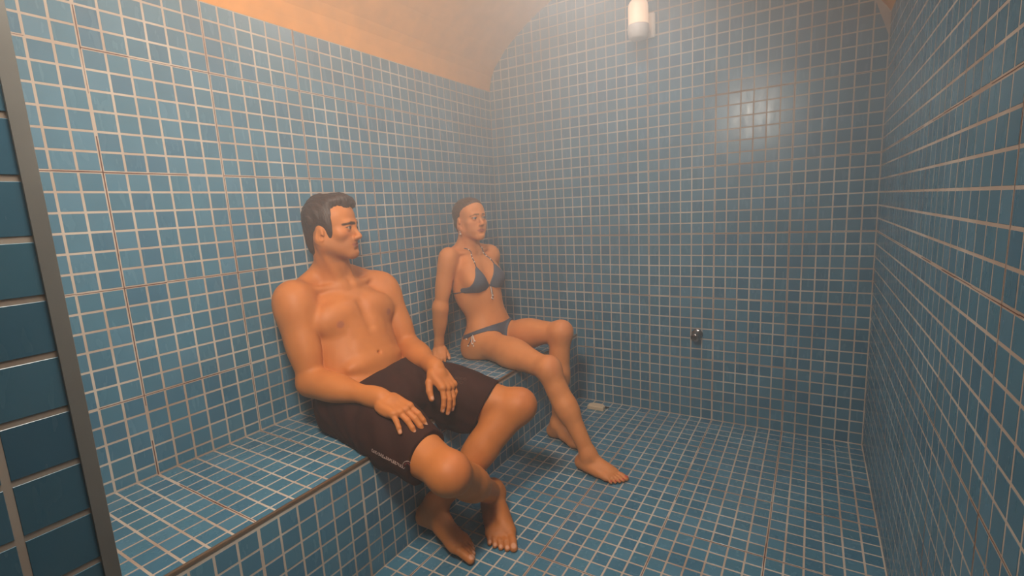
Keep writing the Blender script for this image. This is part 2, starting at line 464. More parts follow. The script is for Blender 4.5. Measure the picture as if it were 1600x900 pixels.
class Cone:
    def __init__(s, a, b, ra, rb, k=0.02, sub=False):
        s.a, s.b, s.ra, s.rb, s.k, s.sub = np.asarray(a, float), np.asarray(b, float), ra, rb, k, sub
        s.ba = s.b - s.a; s.l2 = s.ba @ s.ba
        s.a32, s.n32 = s.a.astype(np.float32), (s.ba / s.l2).astype(np.float32); s.b32 = s.ba.astype(np.float32)
    def d(s, P):
        pa = P - s.a32; t = np.clip(pa @ s.n32, 0, 1)
        pa -= t[:, None] * s.b32
        return np.sqrt(np.einsum('ij,ij->i', pa, pa)) - (s.ra + np.float32(s.rb - s.ra) * t)
class Ell:
    def __init__(s, c, A, r, k=0.02, sub=False):
        s.c, s.A, s.r, s.k, s.sub = np.asarray(c, float), np.asarray(A, float), np.asarray(r, float), k, sub
        s.M = (s.A.T / s.r).astype(np.float32); s.ir = (1 / s.r).astype(np.float32); s.c32 = s.c.astype(np.float32)
    def d(s, P):
        q = (P - s.c32) @ s.M
        k0 = np.sqrt(np.einsum('ij,ij->i', q, q)); q *= s.ir
        k1 = np.sqrt(np.einsum('ij,ij->i', q, q)) + np.float32(1e-6)
        return k0 * (k0 - np.float32(1.0)) / k1
class Box:
    def __init__(s, c, A, h, r, k=0.01, sub=False):
        s.c, s.A, s.h, s.r, s.k, s.sub = np.asarray(c, float), np.asarray(A, float), np.asarray(h, float) - r, r, k, sub
    def d(s, P):
        q = np.abs((P - s.c) @ s.A.T) - s.h
        return np.sqrt((np.maximum(q, 0) ** 2).sum(1)) + np.minimum(q.max(1), 0) - s.r

class Group:
    """prims blended in order; joined to what came before with a blend radius that fades away from an anchor"""
    def __init__(s, prims, anchor=None, k0=0.03, reach=0.2, kfar=0.002):
        s.prims, s.anchor, s.k0, s.reach, s.kfar = prims, anchor, k0, reach, kfar
    def eval(s, P, keep=None):
        d = None
        for i, pr in enumerate(s.prims):
            if keep is not None and not keep[i]: continue
            e = pr.d(P)
            if pr.sub:
                if d is not None: d = smax(d, -e, pr.k)
            else:
                d = e if d is None else smin(d, e, pr.k)
        return d

class Body:
    def __init__(s, groups, post=None):
        s.groups, s.post = groups, post
    def f(s, P, keeps=None):
        D = None
        for gi, g in enumerate(s.groups):
            d = g.eval(P, None if keeps is None else keeps[gi])
            if d is None: continue
            if D is None: D = d
            elif g.anchor is None: D = smin(D, d, g.k0)
            else:
                t = np.clip(1 - np.sqrt(((P - g.anchor) ** 2).sum(1)) / g.reach, 0, 1)
                D = smin(D, d, g.kfar + (g.k0 - g.kfar) * t)
        if D is None: D = np.full(len(P), 1.0)
        if s.post is not None: D = s.post(P, D)
        return D
    def cull(s, cen, hd):
        """for every block centre: which prims can matter inside it"""
        dm = s.f(cen); T = []
        for g in s.groups:
            T.append([(pr.d(cen) < hd * 1.15 + pr.k + 0.006) if pr.sub else (pr.d(cen) < np.maximum(dm, -0.01) + 2.15 * hd + max(pr.k, g.k0) + 0.008) for pr in g.prims])
        return [[[bool(t[b]) for t in tg] for tg in T] for b in range(len(cen))]
    def binned(s, P, cell=0.03):
        P = P.astype(np.float32); I = np.floor(P / cell).astype(np.int64)
        key = (I[:, 0] * 4096 + I[:, 1]) * 4096 + I[:, 2]
        uk, first, inv = np.unique(key, return_index=True, return_inverse=True)
        keeps = s.cull(((I[first] + 0.5) * cell).astype(np.float32), cell * 0.9)
        o = np.argsort(inv, kind='stable'); st = np.searchsorted(inv[o], np.arange(len(uk) + 1))
        return o, st, keeps

def surface_nets(body, lo, hi, h, n=10):
    """sparse naive surface nets; returns verts, quads"""
    lo = np.asarray(lo, float); hi = np.asarray(hi, float)
    nb = np.ceil((hi - lo) / (h * n)).astype(int)
    bi = np.stack(np.meshgrid(*[np.arange(k) for k in nb], indexing='ij'), -1).reshape(-1, 3)
    cen = lo + (bi + 0.5) * n * h
    hd = n * h * 0.5 * math.sqrt(3)
    cen = cen.astype(np.float32); d0 = body.f(cen)
    sel = np.abs(d0) < hd * 1.15 + 0.006
    act = bi[sel]; KE = body.cull(cen[sel], hd)
    g = np.arange(n + 1)
    G = np.stack(np.meshgrid(g, g, g, indexing='ij'), -1).reshape(-1, 3)
    dims = nb * n + 4
    def cid(I): return ((I[..., 0] + 1) * dims[1] + (I[..., 1] + 1)) * dims[2] + (I[..., 2] + 1)
    VID, VP, Q = [], [], []
    corners = [(i, j, k) for i in (0, 1) for j in (0, 1) for k in (0, 1)]
    edges = [(a, b) for a in range(8) for b in range(a + 1, 8) if sum(abs(corners[a][q] - corners[b][q]) for q in range(3)) == 1]
    for b, keeps in zip(act, KE):
        base = b * n
        Pw = (lo + (base + G) * h).astype(np.float32)
        S = body.f(Pw, keeps).reshape(n + 1, n + 1, n + 1)
        neg = S < 0
        if neg.all() or not neg.any(): continue
        cs = [S[i:i + n, j:j + n, k:k + n] for i, j, k in corners]
        cn = sum((c < 0).astype(np.int8) for c in cs)
        I = np.argwhere((cn > 0) & (cn < 8))
        if len(I):
            cv = np.stack([c[I[:, 0], I[:, 1], I[:, 2]] for c in cs], 1)
            acc = np.zeros((len(I), 3)); cnt = np.zeros(len(I))
            for a, e in edges:
                va, ve = cv[:, a], cv[:, e]; m_ = (va < 0) != (ve < 0)
                t = np.where(m_, va / np.where(m_, va - ve, 1), 0)
                pt = np.array(corners[a]) + t[:, None] * (np.array(corners[e]) - np.array(corners[a]))
                acc += np.where(m_[:, None], pt, 0); cnt += m_
            VP.append(lo + (base + I + acc / cnt[:, None]) * h); VID.append(cid(base + I))
        for ax in range(3):
            sl0 = [slice(0, n)] * 3; sl1 = [slice(0, n)] * 3; sl1[ax] = slice(1, n + 1)
            A_, B_ = neg[tuple(sl0)], neg[tuple(sl1)]
            J = np.argwhere(A_ != B_)
            if not len(J): continue
            flip = A_[J[:, 0], J[:, 1], J[:, 2]]
            u, w = (ax + 1) % 3, (ax + 2) % 3
            eu = np.zeros(3, int); ew = np.zeros(3, int); eu[u] = 1; ew[w] = 1
            Jb = base + J
            q = np.stack([cid(Jb - eu - ew), cid(Jb - ew), cid(Jb), cid(Jb - eu)], 1)
            q = np.where(flip[:, None], q, q[:, ::-1])
            Q.append(q)
    VID = np.concatenate(VID); VP = np.concatenate(VP); Q = np.concatenate(Q)
    o = np.argsort(VID); VID = VID[o]; VP = VP[o]
    idx = np.searchsorted(VID, Q); idx = np.clip(idx, 0, len(VID) - 1)
    ok = (VID[idx] == Q).all(1)
    return VP, idx[ok]

def refine(body, VP, Q, mask_fn):
    """split the quads inside mask_fn in four and settle the new points on the surface"""
    cen = VP[Q].mean(1); mk = mask_fn(cen)
    A_, B_ = Q[mk], Q[~mk]
    if not len(A_): return VP, Q
    nv = len(VP)
    E = np.stack([A_, np.roll(A_, -1, 1)], 2).reshape(-1, 2); E.sort(1)
    key = E[:, 0].astype(np.int64) * nv + E[:, 1]
    uk, inv, cnt = np.unique(key, return_inverse=True, return_counts=True)
    em = (VP[uk // nv] + VP[uk % nv]) / 2
    fm = VP[A_].mean(1)
    ei = nv + inv.reshape(-1, 4); fi = nv + len(uk) + np.arange(len(A_))
    newV = np.concatenate([em, fm]); free = np.concatenate([cnt > 1, np.ones(len(fm), bool)])
    newV[free] = settle(body, newV[free])
    V2 = np.concatenate([VP, newV])
    q = []
    for k in range(4): q.append(np.stack([A_[:, k], ei[:, k], fi, ei[:, (k + 3) % 4]], 1))
    return V2, np.concatenate([B_] + q)

def settle(body, X, it=1):
    X = X.copy(); e = 8e-4
    o, st, keeps = body.binned(X)
    Ek = np.eye(3, dtype=np.float32) * np.float32(e)
    for _ in range(it):
        for b in range(len(keeps)):
            ii = o[st[b]:st[b + 1]]; x = X[ii].astype(np.float32); m_ = len(x)
            D = body.f(np.concatenate([x, x + Ek[0], x + Ek[1], x + Ek[2]]), keeps[b]).reshape(4, m_)
            g = (D[1:] - D[0]).T; gn = np.sqrt((g * g).sum(1)) + 1e-9
            st_ = np.clip(D[0] / (gn / e), -0.003, 0.003)
            X[ii] = x - g / gn[:, None] * st_[:, None]
    return X

def quad_obj(name, VP, Q, mat, parent=None, colors=None, origin=None):
    me = bpy.data.meshes.new(name)
    if origin is not None: VP = VP - np.asarray(origin)
    me.vertices.add(len(VP)); me.vertices.foreach_set('co', VP.astype(np.float32).ravel())
    me.loops.add(Q.size); me.loops.foreach_set('vertex_index', Q.astype(np.int32).ravel())
    me.polygons.add(len(Q)); me.polygons.foreach_set('loop_start', np.arange(0, Q.size, 4, dtype=np.int32))
    me.polygons.foreach_set('loop_total', np.full(len(Q), 4, np.int32))
    me.update(calc_edges=True); me.validate()
    me.polygons.foreach_set('use_smooth', np.ones(len(me.polygons), bool))
    if colors is not None:
        a = me.attributes.new('pigment', 'FLOAT_COLOR', 'POINT')
        a.data.foreach_set('color', np.concatenate([colors, np.ones((len(colors), 1))], 1).astype(np.float32).ravel())
    me.materials.append(mat)
    o = bpy.data.objects.new(name, me); COL.objects.link(o)
    if origin is not None: o.location = tuple(origin)
    if parent: o.parent = parent
    return o

# ---- anatomy builders (all return lists of prims in world space)
def limb(a, b, ra, rb, k=0.02): return Cone(a, b, ra, rb, k)

def hand_prims(w, d, dorsal, thumb, curls, spreads, s=1.0, thumb_pts=None, cup=0.0):
    """w wrist, d towards the knuckles, dorsal = back of the hand, thumb=+1 thumb lies on (d x dorsal)"""
    f = unit(d); z = unit(np.asarray(dorsal) - f * (np.asarray(dorsal) @ f)); x = np.cross(f, z) * thumb
    L = lambda q: w + s * (x * q[0] + f * q[1] + z * q[2])
    A = np.stack([x, f, z])
    pr = [Cone(L((0.002, -0.012, 0)), L((0.004, 0.03, 0)), 0.024 * s, 0.024 * s, 0.01),
          Box(L((0.003, 0.052, 0.0)), A, V3(0.038, 0.042, 0.014) * s, 0.012 * s, 0.014),
          Ell(L((0.026, 0.032, -0.008)), A @ np.eye(3), V3(0.018, 0.03, 0.016) * s, 0.012),
          Ell(L((-0.026, 0.04, -0.007)), A, V3(0.014, 0.032, 0.014) * s, 0.012)]
    mx = [0.0285, 0.0095, -0.0095, -0.0275]; my = [0.086, 0.090, 0.086, 0.077]
    ln = [0.072, 0.080, 0.074, 0.058]; r0 = [0.0094, 0.0096, 0.0091, 0.0081]
    nails = []
    for i in range(4):
        b = V3(mx[i], my[i], 0.001 - abs(mx[i]) * cup)
        pr.append(Cone(L((mx[i] * 0.7, 0.03, 0.001)), L(b), 0.010 * s, 0.0102 * s, 0.006))
        pr.append(Ell(L(b + V3(0, 0.0, 0.003)), A, V3(0.0095, 0.011, 0.0095) * s, 0.006))
        ang = 0.0; p0 = b
        for j, fr in enumerate((0.45, 0.31, 0.24)):
            ang += curls[i][j]
            dv = V3(math.sin(spreads[i]) * math.cos(ang), math.cos(spreads[i]) * math.cos(ang), -math.sin(ang))
            p1 = p0 + dv * ln[i] * fr
            ra = r0[i] * (1.0, 0.93, 0.86)[j]; rb = r0[i] * (0.93, 0.86, 0.74)[j]
            pr.append(Cone(L(p0), L(p1), ra * s, rb * s, 0.0025))
            p0 = p1
        up = V3(math.sin(spreads[i]) * math.sin(ang), math.cos(spreads[i]) * math.sin(ang), math.cos(ang))
        nails.append((L(p0 + up * r0[i] * 0.75 - dv * 0.003), 0.0062 * s))
    tp = thumb_pts or [(0.018, 0.018, -0.006), (0.042, 0.045, -0.012), (0.053, 0.073, -0.014), (0.056, 0.098, -0.014)]
    rr = [0.016, 0.0125, 0.0108, 0.0088]
    for j in range(3):
        pr.append(Cone(L(tp[j]), L(tp[j + 1]), rr[j] * s, rr[j + 1] * s, 0.006 if j == 0 else 0.003))
    nails.append((L(V3(*tp[3]) + V3(0.001, 0.001, 0.007)), 0.0068 * s))
    return pr, nails

def foot_prims(ankle, toe, up, medial, s=1.0, heel_drop=0.072):
    """ankle joint, tip of the big toe on the ground side, up of the foot, medial=+1 if the big toe lies on (fwd x up)"""
    u = unit(up); f = np.asarray(toe, float) - ankle; f = unit(f - u * (f @ u)); x = np.cross(f, u) * medial
    o = np.asarray(ankle, float) - u * heel_drop * s
    L = lambda *q: o + s * (x * q[0] + f * q[1] + u * q[2]); A = np.stack([x, f, u])
    pr = [Cone(L(0, -0.006, 0.085), L(0, -0.012, 0.055), 0.036 * s, 0.036 * s, 0.015),
          Ell(L(0.027, 0.0, 0.074), A, V3(0.012, 0.014, 0.015) * s, 0.012), Ell(L(-0.028, -0.006, 0.066), A, V3(0.012, 0.014, 0.015) * s, 0.012),
          Ell(L(0, -0.040, 0.030), A, V3(0.030, 0.034, 0.031) * s, 0.02),
          Cone(L(0, -0.03, 0.028), L(-0.014, 0.06, 0.020), 0.028 * s, 0.022 * s, 0.02),
          Cone(L(0.002, 0.0, 0.068), L(0.010, 0.095, 0.034), 0.033 * s, 0.022 * s, 0.025),
          Cone(L(-0.020, 0.0, 0.03), L(-0.028, 0.105, 0.017), 0.022 * s, 0.0155 * s, 0.02),
          Cone(L(0.016, 0.05, 0.036), L(0.026, 0.122, 0.021), 0.024 * s, 0.0205 * s, 0.02),
          Ell(L(-0.002, 0.112, 0.018), A, V3(0.044, 0.028, 0.0175) * s, 0.015)]
    toes = [(0.0285, 0.130, 0.026, 0.184, 0.0135, 0.0118), (0.0080, 0.132, 0.0075, 0.178, 0.0094, 0.0082), (-0.0085, 0.128, -0.0095, 0.168, 0.0088, 0.0078),
            (-0.0225, 0.120, -0.025, 0.155, 0.0084, 0.0074), (-0.0345, 0.108, -0.0385, 0.140, 0.0080, 0.0072)]
    nails = []
    for x0, y0, x1, y1, ra, rb in toes:
        ym = y0 + (y1 - y0) * 0.55
        pr.append(Cone(L(x0, y0, 0.017), L((x0 + x1) / 2, ym, 0.0165), ra * s, ra * 0.96 * s, 0.006))
        pr.append(Cone(L((x0 + x1) / 2, ym, 0.0165), L(x1, y1, rb + 0.0005), ra * 0.96 * s, rb * s, 0.0025))
        nails.append((L(x1, y1 + 0.001, rb * 1.85), rb * 0.75 * s))
    return pr, nails

def face_dz(female): return 0.0 if female else -0.0055
def head_prims(F, female=False):
    s = F.s; I = F.A
    dz = face_dz(female)
    def p(x, y, z):                      # lower the eye and nose band of the longer face
        return F.p(x, y, z + (dz if (y > 0.06 and z > -0.05) else 0.0))
    E = lambda c, r, k=0.02, sub=False, R=None: Ell(p(*c), I if R is None else F.rot(R), V3(*r) * s, k * s, sub)
    Cn = lambda a, b, ra, rb, k=0.02, sub=False: Cone(p(*a), p(*b), ra * s, rb * s, k * s, sub)
    jw = 0.050 if not female else 0.041; cw = 0.021 if not female else 0.016; ly = -0.0025 if not female else -0.0035
    pr = [E((0, -0.014, 0.036), (0.076, 0.096, 0.084)) if female else E((0, 0.000, 0.036), (0.075, 0.084, 0.084)),
          E((0, 0.036, 0.040), (0.061, 0.052, 0.056), 0.03),
          E((0, 0.028, -0.030), (0.058 if not female else 0.055, 0.058, 0.080), 0.03),
          Cn((jw, -0.002, -0.058), (0.016, 0.066, -0.098), 0.019, 0.016, 0.03), Cn((-jw, -0.002, -0.058), (-0.016, 0.066, -0.098), 0.019, 0.016, 0.03),
          Cn((jw + 0.006, -0.004, -0.010), (jw, -0.002, -0.058), 0.018, 0.018, 0.03), Cn((-jw - 0.006, -0.004, -0.010), (-jw, -0.002, -0.058), 0.018, 0.018, 0.03),
          E((0, 0.076, -0.098), (cw, 0.015, 0.016), 0.02),
          E((0.042, 0.056, -0.022), (0.022, 0.020, 0.017), 0.022), E((-0.042, 0.056, -0.022), (0.022, 0.020, 0.017), 0.022),
          Cn((-0.036, 0.076, 0.020), (-0.008, 0.086, 0.018), 0.009, 0.009, 0.018), Cn((0.036, 0.076, 0.020), (0.008, 0.086, 0.018), 0.009, 0.009, 0.018)]
    if not female: pr.append(Cn((-0.03, 0.082, 0.0195), (0.03, 0.082, 0.0195), 0.008, 0.008, 0.014))
    for sx in (1, -1):
        pr.append(E((sx * 0.0315, 0.099, 0.0025), (0.0185, 0.014, 0.0115), 0.012, True))
    # nose
    nb = 0.0068 if not female else 0.0056; nw = 0.0072 if not female else 0.0056; nt_ = 1.0 if not female else 0.86
    pr += [Cn((0, 0.084, 0.012), (0, 0.1035, -0.026), nb, 0.0085, 0.014), E((0, 0.1055, -0.0335), (0.0105 * nt_, 0.0100 * nt_, 0.0090 * nt_), 0.010),
           E((0.0040 + nw, 0.0965, -0.0370), (nw, 0.0085, 0.0068), 0.008), E((-0.0040 - nw, 0.0965, -0.0370), (nw, 0.0085, 0.0068), 0.008),
           E((0.0065, 0.1005, -0.0445), (0.0032, 0.0045, 0.003), 0.003, True), E((-0.0065, 0.1005, -0.0445), (0.0032, 0.0045, 0.003), 0.003, True)]
    # muzzle and lips
    t = 1.0 if not female else 0.92
    pr += [E((0, 0.070, -0.066), (0.034, 0.020, 0.026), 0.020),
           Cn((-0.0245 * t, 0.0770, -0.0662), (-0.005, 0.0885, -0.0618), 0.0026, 0.0042, 0.006), Cn((0.0245 * t, 0.0770, -0.0662), (0.005, 0.0885, -0.0618), 0.0026, 0.0042, 0.006),
           Cn((-0.0215 * t, 0.0775, -0.0685), (0, 0.0865, -0.0725), 0.0028, 0.0056, 0.006), Cn((0.0215 * t, 0.0775, -0.0685), (0, 0.0865, -0.0725), 0.0028, 0.0056, 0.006),
           Cn((-0.0235 * t, 0.0800, -0.0670), (0, 0.0945, -0.0668), 0.0008, 0.0010, 0.0035, True), Cn((0.0235 * t, 0.0800, -0.0670), (0, 0.0945, -0.0668), 0.0008, 0.0010, 0.0035, True),
           E((0, 0.0925, -0.0840), (0.014, 0.0055, 0.0042), 0.012, True)]
    if female:
        pr += [E((sx * 0.035, 0.050, -0.050), (0.024, 0.024, 0.030), 0.025) for sx in (1, -1)]
    # eyelids with an almond opening over a separate eyeball
    for sx in (1, -1):
        pr.append(E((sx * 0.0315, 0.0770, 0.0025), (0.0142, 0.0142, 0.0142), 0.006))
        pr.append(E((sx * 0.0318, 0.0910, 0.0018), (0.0128, 0.0100, 0.0047 if not female else 0.0060), 0.0016, True, R=roty(-sx * 0.07)))
    # ears
    for sx in (1, -1):
        R = rotz(-sx * 0.32) @ rotx(-0.18)
        ez = -0.010 if female else -0.017
        pr.append(E((sx * 0.0775, -0.010, -0.008 + ez), (0.0085, 0.0190, 0.032), 0.008, False, R))
        pr.append(E((sx * 0.0735, -0.004, -0.037 + ez), (0.0060, 0.0100, 0.011), 0.006))
        pr.append(E((sx * 0.0860, -0.010, -0.004 + ez), (0.0050, 0.0115, 0.0205), 0.004, True, R))
        pr.append(E((sx * 0.0835, 0.000, -0.014 + ez), (0.0080, 0.0075, 0.009), 0.004, True))
    return pr

# ------------------------------------------------------------------ materials of the figures
def skin_material(name, rough=0.55):
    mt, nt, bs = new_mat(name)
    at = nt.nodes.new('ShaderNodeAttribute'); at.attribute_name = 'pigment'
    tc = nt.nodes.new('ShaderNodeTexCoord')
    n1 = nt.nodes.new('ShaderNodeTexNoise'); n1.inputs['Scale'].default_value = 22.0; n1.inputs['Detail'].default_value = 5.0
    link(nt, tc.outputs['Object'], n1.inputs['Vector'])
    r = nt.nodes.new('ShaderNodeValToRGB')
    r.color_ramp.elements[0].position = 0.3; r.color_ramp.elements[0].color = (0.94, 0.91, 0.89, 1)
    r.color_ramp.elements[1].position = 0.7; r.color_ramp.elements[1].color = (1.04, 1.04, 1.04, 1)
    link(nt, n1.outputs['Fac'], r.inputs[0])
    mx = nt.nodes.new('ShaderNodeMix'); mx.data_type = 'RGBA'; mx.blend_type = 'MULTIPLY'; mx.inputs[0].default_value = 1.0
    link(nt, at.outputs['Color'], mx.inputs[6]); link(nt, r.outputs[0], mx.inputs[7])
    link(nt, mx.outputs[2], bs.inputs['Base Color'])
    bs.inputs['Roughness'].default_value = rough
    bs.inputs['Specular IOR Level'].default_value = 0.35
    bs.inputs['Subsurface Weight'].default_value = 0.12
    bs.inputs['Subsurface Radius'].default_value = (0.012, 0.005, 0.003); bs.inputs['Subsurface Scale'].default_value = 1.0
    n2 = nt.nodes.new('ShaderNodeTexNoise'); n2.inputs['Scale'].default_value = 380.0; n2.inputs['Detail'].default_value = 2.0
    link(nt, tc.outputs['Object'], n2.inputs['Vector'])
    bp = nt.nodes.new('ShaderNodeBump'); bp.inputs['Strength'].default_value = 0.08; bp.inputs['Distance'].default_value = 0.002
    link(nt, n2.outputs['Fac'], bp.inputs['Height']); link(nt, bp.outputs[0], bs.inputs['Normal'])
    return mt
def hair_material(name, c0, c1, rough=0.5):
    mt, nt, bs = new_mat(name)
    tc = nt.nodes.new('ShaderNodeTexCoord')
    mp = nt.nodes.new('ShaderNodeMapping'); mp.inputs['Scale'].default_value = (40, 240, 60)
    link(nt, tc.outputs['Object'], mp.inputs['Vector'])
    n1 = nt.nodes.new('ShaderNodeTexNoise'); n1.inputs['Scale'].default_value = 2.0; n1.inputs['Detail'].default_value = 5.0
    link(nt, mp.outputs[0], n1.inputs['Vector'])
    r = nt.nodes.new('ShaderNodeValToRGB')
    r.color_ramp.elements[0].position = 0.3; r.color_ramp.elements[0].color = c0
    r.color_ramp.elements[1].position = 0.75; r.color_ramp.elements[1].color = c1
    link(nt, n1.outputs['Fac'], r.inputs[0]); link(nt, r.outputs[0], bs.inputs['Base Color'])
    bs.inputs['Roughness'].default_value = rough
    bp = nt.nodes.new('ShaderNodeBump'); bp.inputs['Strength'].default_value = 0.5; bp.inputs['Distance'].default_value = 0.004
    link(nt, n1.outputs['Fac'], bp.inputs['Height']); link(nt, bp.outputs[0], bs.inputs['Normal'])
    return mt
def cloth_material(name, col, rough=0.85, weave=900.0):
    mt, nt, bs = new_mat(name)
    tc = nt.nodes.new('ShaderNodeTexCoord')
    n1 = nt.nodes.new('ShaderNodeTexNoise'); n1.inputs['Scale'].default_value = 18.0; n1.inputs['Detail'].default_value = 5.0
    link(nt, tc.outputs['Object'], n1.inputs['Vector'])
    r = nt.nodes.new('ShaderNodeValToRGB')
    r.color_ramp.elements[0].position = 0.3; r.color_ramp.elements[0].color = tuple(c * 0.8 for c in col[:3]) + (1,)
    r.color_ramp.elements[1].position = 0.7; r.color_ramp.elements[1].color = tuple(min(1, c * 1.15) for c in col[:3]) + (1,)
    link(nt, n1.outputs['Fac'], r.inputs[0]); link(nt, r.outputs[0], bs.inputs['Base Color'])
    bs.inputs['Roughness'].default_value = rough
    bs.inputs['Specular IOR Level'].default_value = 0.2
    n2 = nt.nodes.new('ShaderNodeTexNoise'); n2.inputs['Scale'].default_value = weave; n2.inputs['Detail'].default_value = 1.0
    link(nt, tc.outputs['Object'], n2.inputs['Vector'])
    bp = nt.nodes.new('ShaderNodeBump'); bp.inputs['Strength'].default_value = 0.15; bp.inputs['Distance'].default_value = 0.001
    link(nt, n2.outputs['Fac'], bp.inputs['Height']); link(nt, bp.outputs[0], bs.inputs['Normal'])
    return mt
MAT_SKIN = skin_material('skin')
MAT_EYE = plain('eye_white', lin(158, 140, 128), 0.2)
MAT_IRIS_DARK = plain('iris_brown', lin(46, 28, 20), 0.15)
MAT_IRIS_BLUE = plain('iris_grey_blue', lin(70, 80, 84), 0.15)
MAT_HAIR_M = hair_material('dark_brown_hair', lin(30, 14, 9), lin(62, 36, 25), 0.5)
MAT_HAIR_W = hair_material('wet_light_brown_hair', lin(62, 40, 28), lin(116, 82, 58), 0.42)
MAT_SHORTS = cloth_material('brown_black_swim_fabric', lin(50, 20, 10), 0.8)
MAT_SHORTS_PRINT = cloth_material('faded_white_print', lin(176, 150, 140), 0.8)
MAT_SHORTS_TONE = cloth_material('tonal_print', lin(84, 56, 44), 0.8)
MAT_SHORTS_RED = cloth_material('wine_red_print', lin(98, 34, 34), 0.8)
MAT_BIKINI = cloth_material('grey_blue_bikini_fabric', lin(84, 90, 102), 0.6)
MAT_BEAD = plain('pearl_beads', lin(226, 206, 190), 0.3)

def seat_clip(P_, D):
    """a seated body spreads on the bench and never enters bench, floor or wall"""
    zt, xt = BENCH_H + TILE_T, BENCH_D + TILE_T + 0.003
    bx = np.maximum(P_[:, 0] - xt, P_[:, 2] - zt)          # inside the bench when both are negative
    D = smax(D, -bx, 0.012)
    D = smax(D, (TILE_T + 0.0002) - P_[:, 2], 0.004)
    return smax(D, (TILE_T + 0.001) - P_[:, 0], 0.006)

def lerp(a, b, t): return np.asarray(a) * (1 - t) + np.asarray(b) * t
def bump(P_, c, r, hard=2.0): return np.clip(1.0 - np.sqrt(((P_ - c) ** 2).sum(1)) / r, 0, 1) ** (1 / hard)
def seg_dist(X, a, b):
    a = np.asarray(a, float); b = np.asarray(b, float)
    t = np.clip(((X - a) @ (b - a)) / ((b - a) @ (b - a)), 0, 1)
    return np.sqrt(((X - a - t[:, None] * (b - a)) ** 2).sum(1))
def mixc(C, w, col): w = np.clip(w, 0, 1)[:, None]; return C * (1 - w) + np.array(col[:3]) * w
def sstep(a, b, x): t = np.clip((x - a) / (b - a), 0, 1); return t * t * (3 - 2 * t)

def face_pigment(C, X, F, lip, brow, stubble=None, female=False):
    L = F.loc(X)
    near = (np.abs(L) < 0.16).all(1)
    q = L[near]; c = C[near]
    fw = (q[:, 1] > 0.045).astype(float)
    qz = q * V3(1, 0.25, 1)
    # cheeks and nose a little redder
    for sx in (1, -1):
        c = mixc(c, 0.30 * np.clip(1 - np.sqrt(((q - V3(sx * 0.042, 0.075, -0.03)) ** 2).sum(1)) / 0.03, 0, 1), lin(206, 116, 88))
    if stubble is not None:
        low = sstep(-0.030, -0.052, q[:, 2]) * sstep(-0.01, 0.012, q[:, 1]) * sstep(-0.135, -0.118, q[:, 2])
        n = np.random.default_rng(5).uniform(0.7, 1.0, len(q))
        c = mixc(c, 0.34 * low * n, stubble)
    sd = lambda a, b: seg_dist(qz, V3(*a) * V3(1, 0.25, 1), V3(*b) * V3(1, 0.25, 1))
    ml = np.minimum.reduce([sd((-0.0235, 0.077, -0.0662), (-0.005, 0.0885, -0.0620)) - 0.0038, sd((0.0235, 0.077, -0.0662), (0.005, 0.0885, -0.0620)) - 0.0038,
                            sd((-0.005, 0.0885, -0.0620), (0.005, 0.0885, -0.0620)) - 0.0036,
                            sd((-0.019, 0.077, -0.0682), (0, 0.0865, -0.0722)) - 0.0048, sd((0.019, 0.077, -0.0682), (0, 0.0865, -0.0722)) - 0.0048])
    c = mixc(c, 0.8 * fw * sstep(0.0018, -0.0010, ml), lip)
    bt = 0.0052 if not female else 0.0028
    bz = 0.0195 if not female else 0.0225
    dz = face_dz(female); qz = qz - V3(0, 0, dz)
    for sx in (1, -1):
        d1 = np.minimum(sd((sx * 0.011, 0.094, bz - 0.0012), (sx * 0.031, 0.088, bz)), sd((sx * 0.031, 0.088, bz), (sx * 0.050, 0.068, 0.0150)) + 0.0008)
        c = mixc(c, (0.95 if not female else 0.8) * fw * sstep(bt + 0.0022, bt - 0.0012, d1), brow)
        d2 = np.minimum(sd((sx * 0.0190, 0.088, 0.0030), (sx * 0.031, 0.0915, 0.0080)), sd((sx * 0.031, 0.0915, 0.0080), (sx * 0.0455, 0.080, 0.0040)))
        d3 = np.minimum(sd((sx * 0.0190, 0.088, 0.0025), (sx * 0.031, 0.0915, -0.0035)), sd((sx * 0.031, 0.0915, -0.0035), (sx * 0.0450, 0.080, 0.0030)))
        c = mixc(c, 0.92 * fw * sstep(0.0030, 0.0012, d2), brow)
        c = mixc(c, 0.5 * fw * sstep(0.0024, 0.0008, d3), brow)
    C[near] = c
    return C

def eyes(F, iris, look, parent, origin, dz=0.0):
    for sx in (1, -1):
        c = F.p(sx * 0.0315, 0.0770, 0.0025 + dz); r = 0.0129 * F.s
        bm = bmesh.new(); bmesh.ops.create_uvsphere(bm, u_segments=24, v_segments=16, radius=r)
        e = bm_obj('eye', bm, MAT_EYE, parent, True); e.location = tuple(c - origin)
        d = unit(look - c)
        bm = bmesh.new(); lathe(bm, [(0.0071 * F.s, r * 0.835), (0.0069 * F.s, r * 0.90), (0.0035 * F.s, r * 1.0), (0.0, r * 1.02)], (0, 0, 0), d, 20)
        bmesh.ops.recalc_face_normals(bm, faces=bm.faces[:])
        bm_obj('iris', bm, iris, e, True)

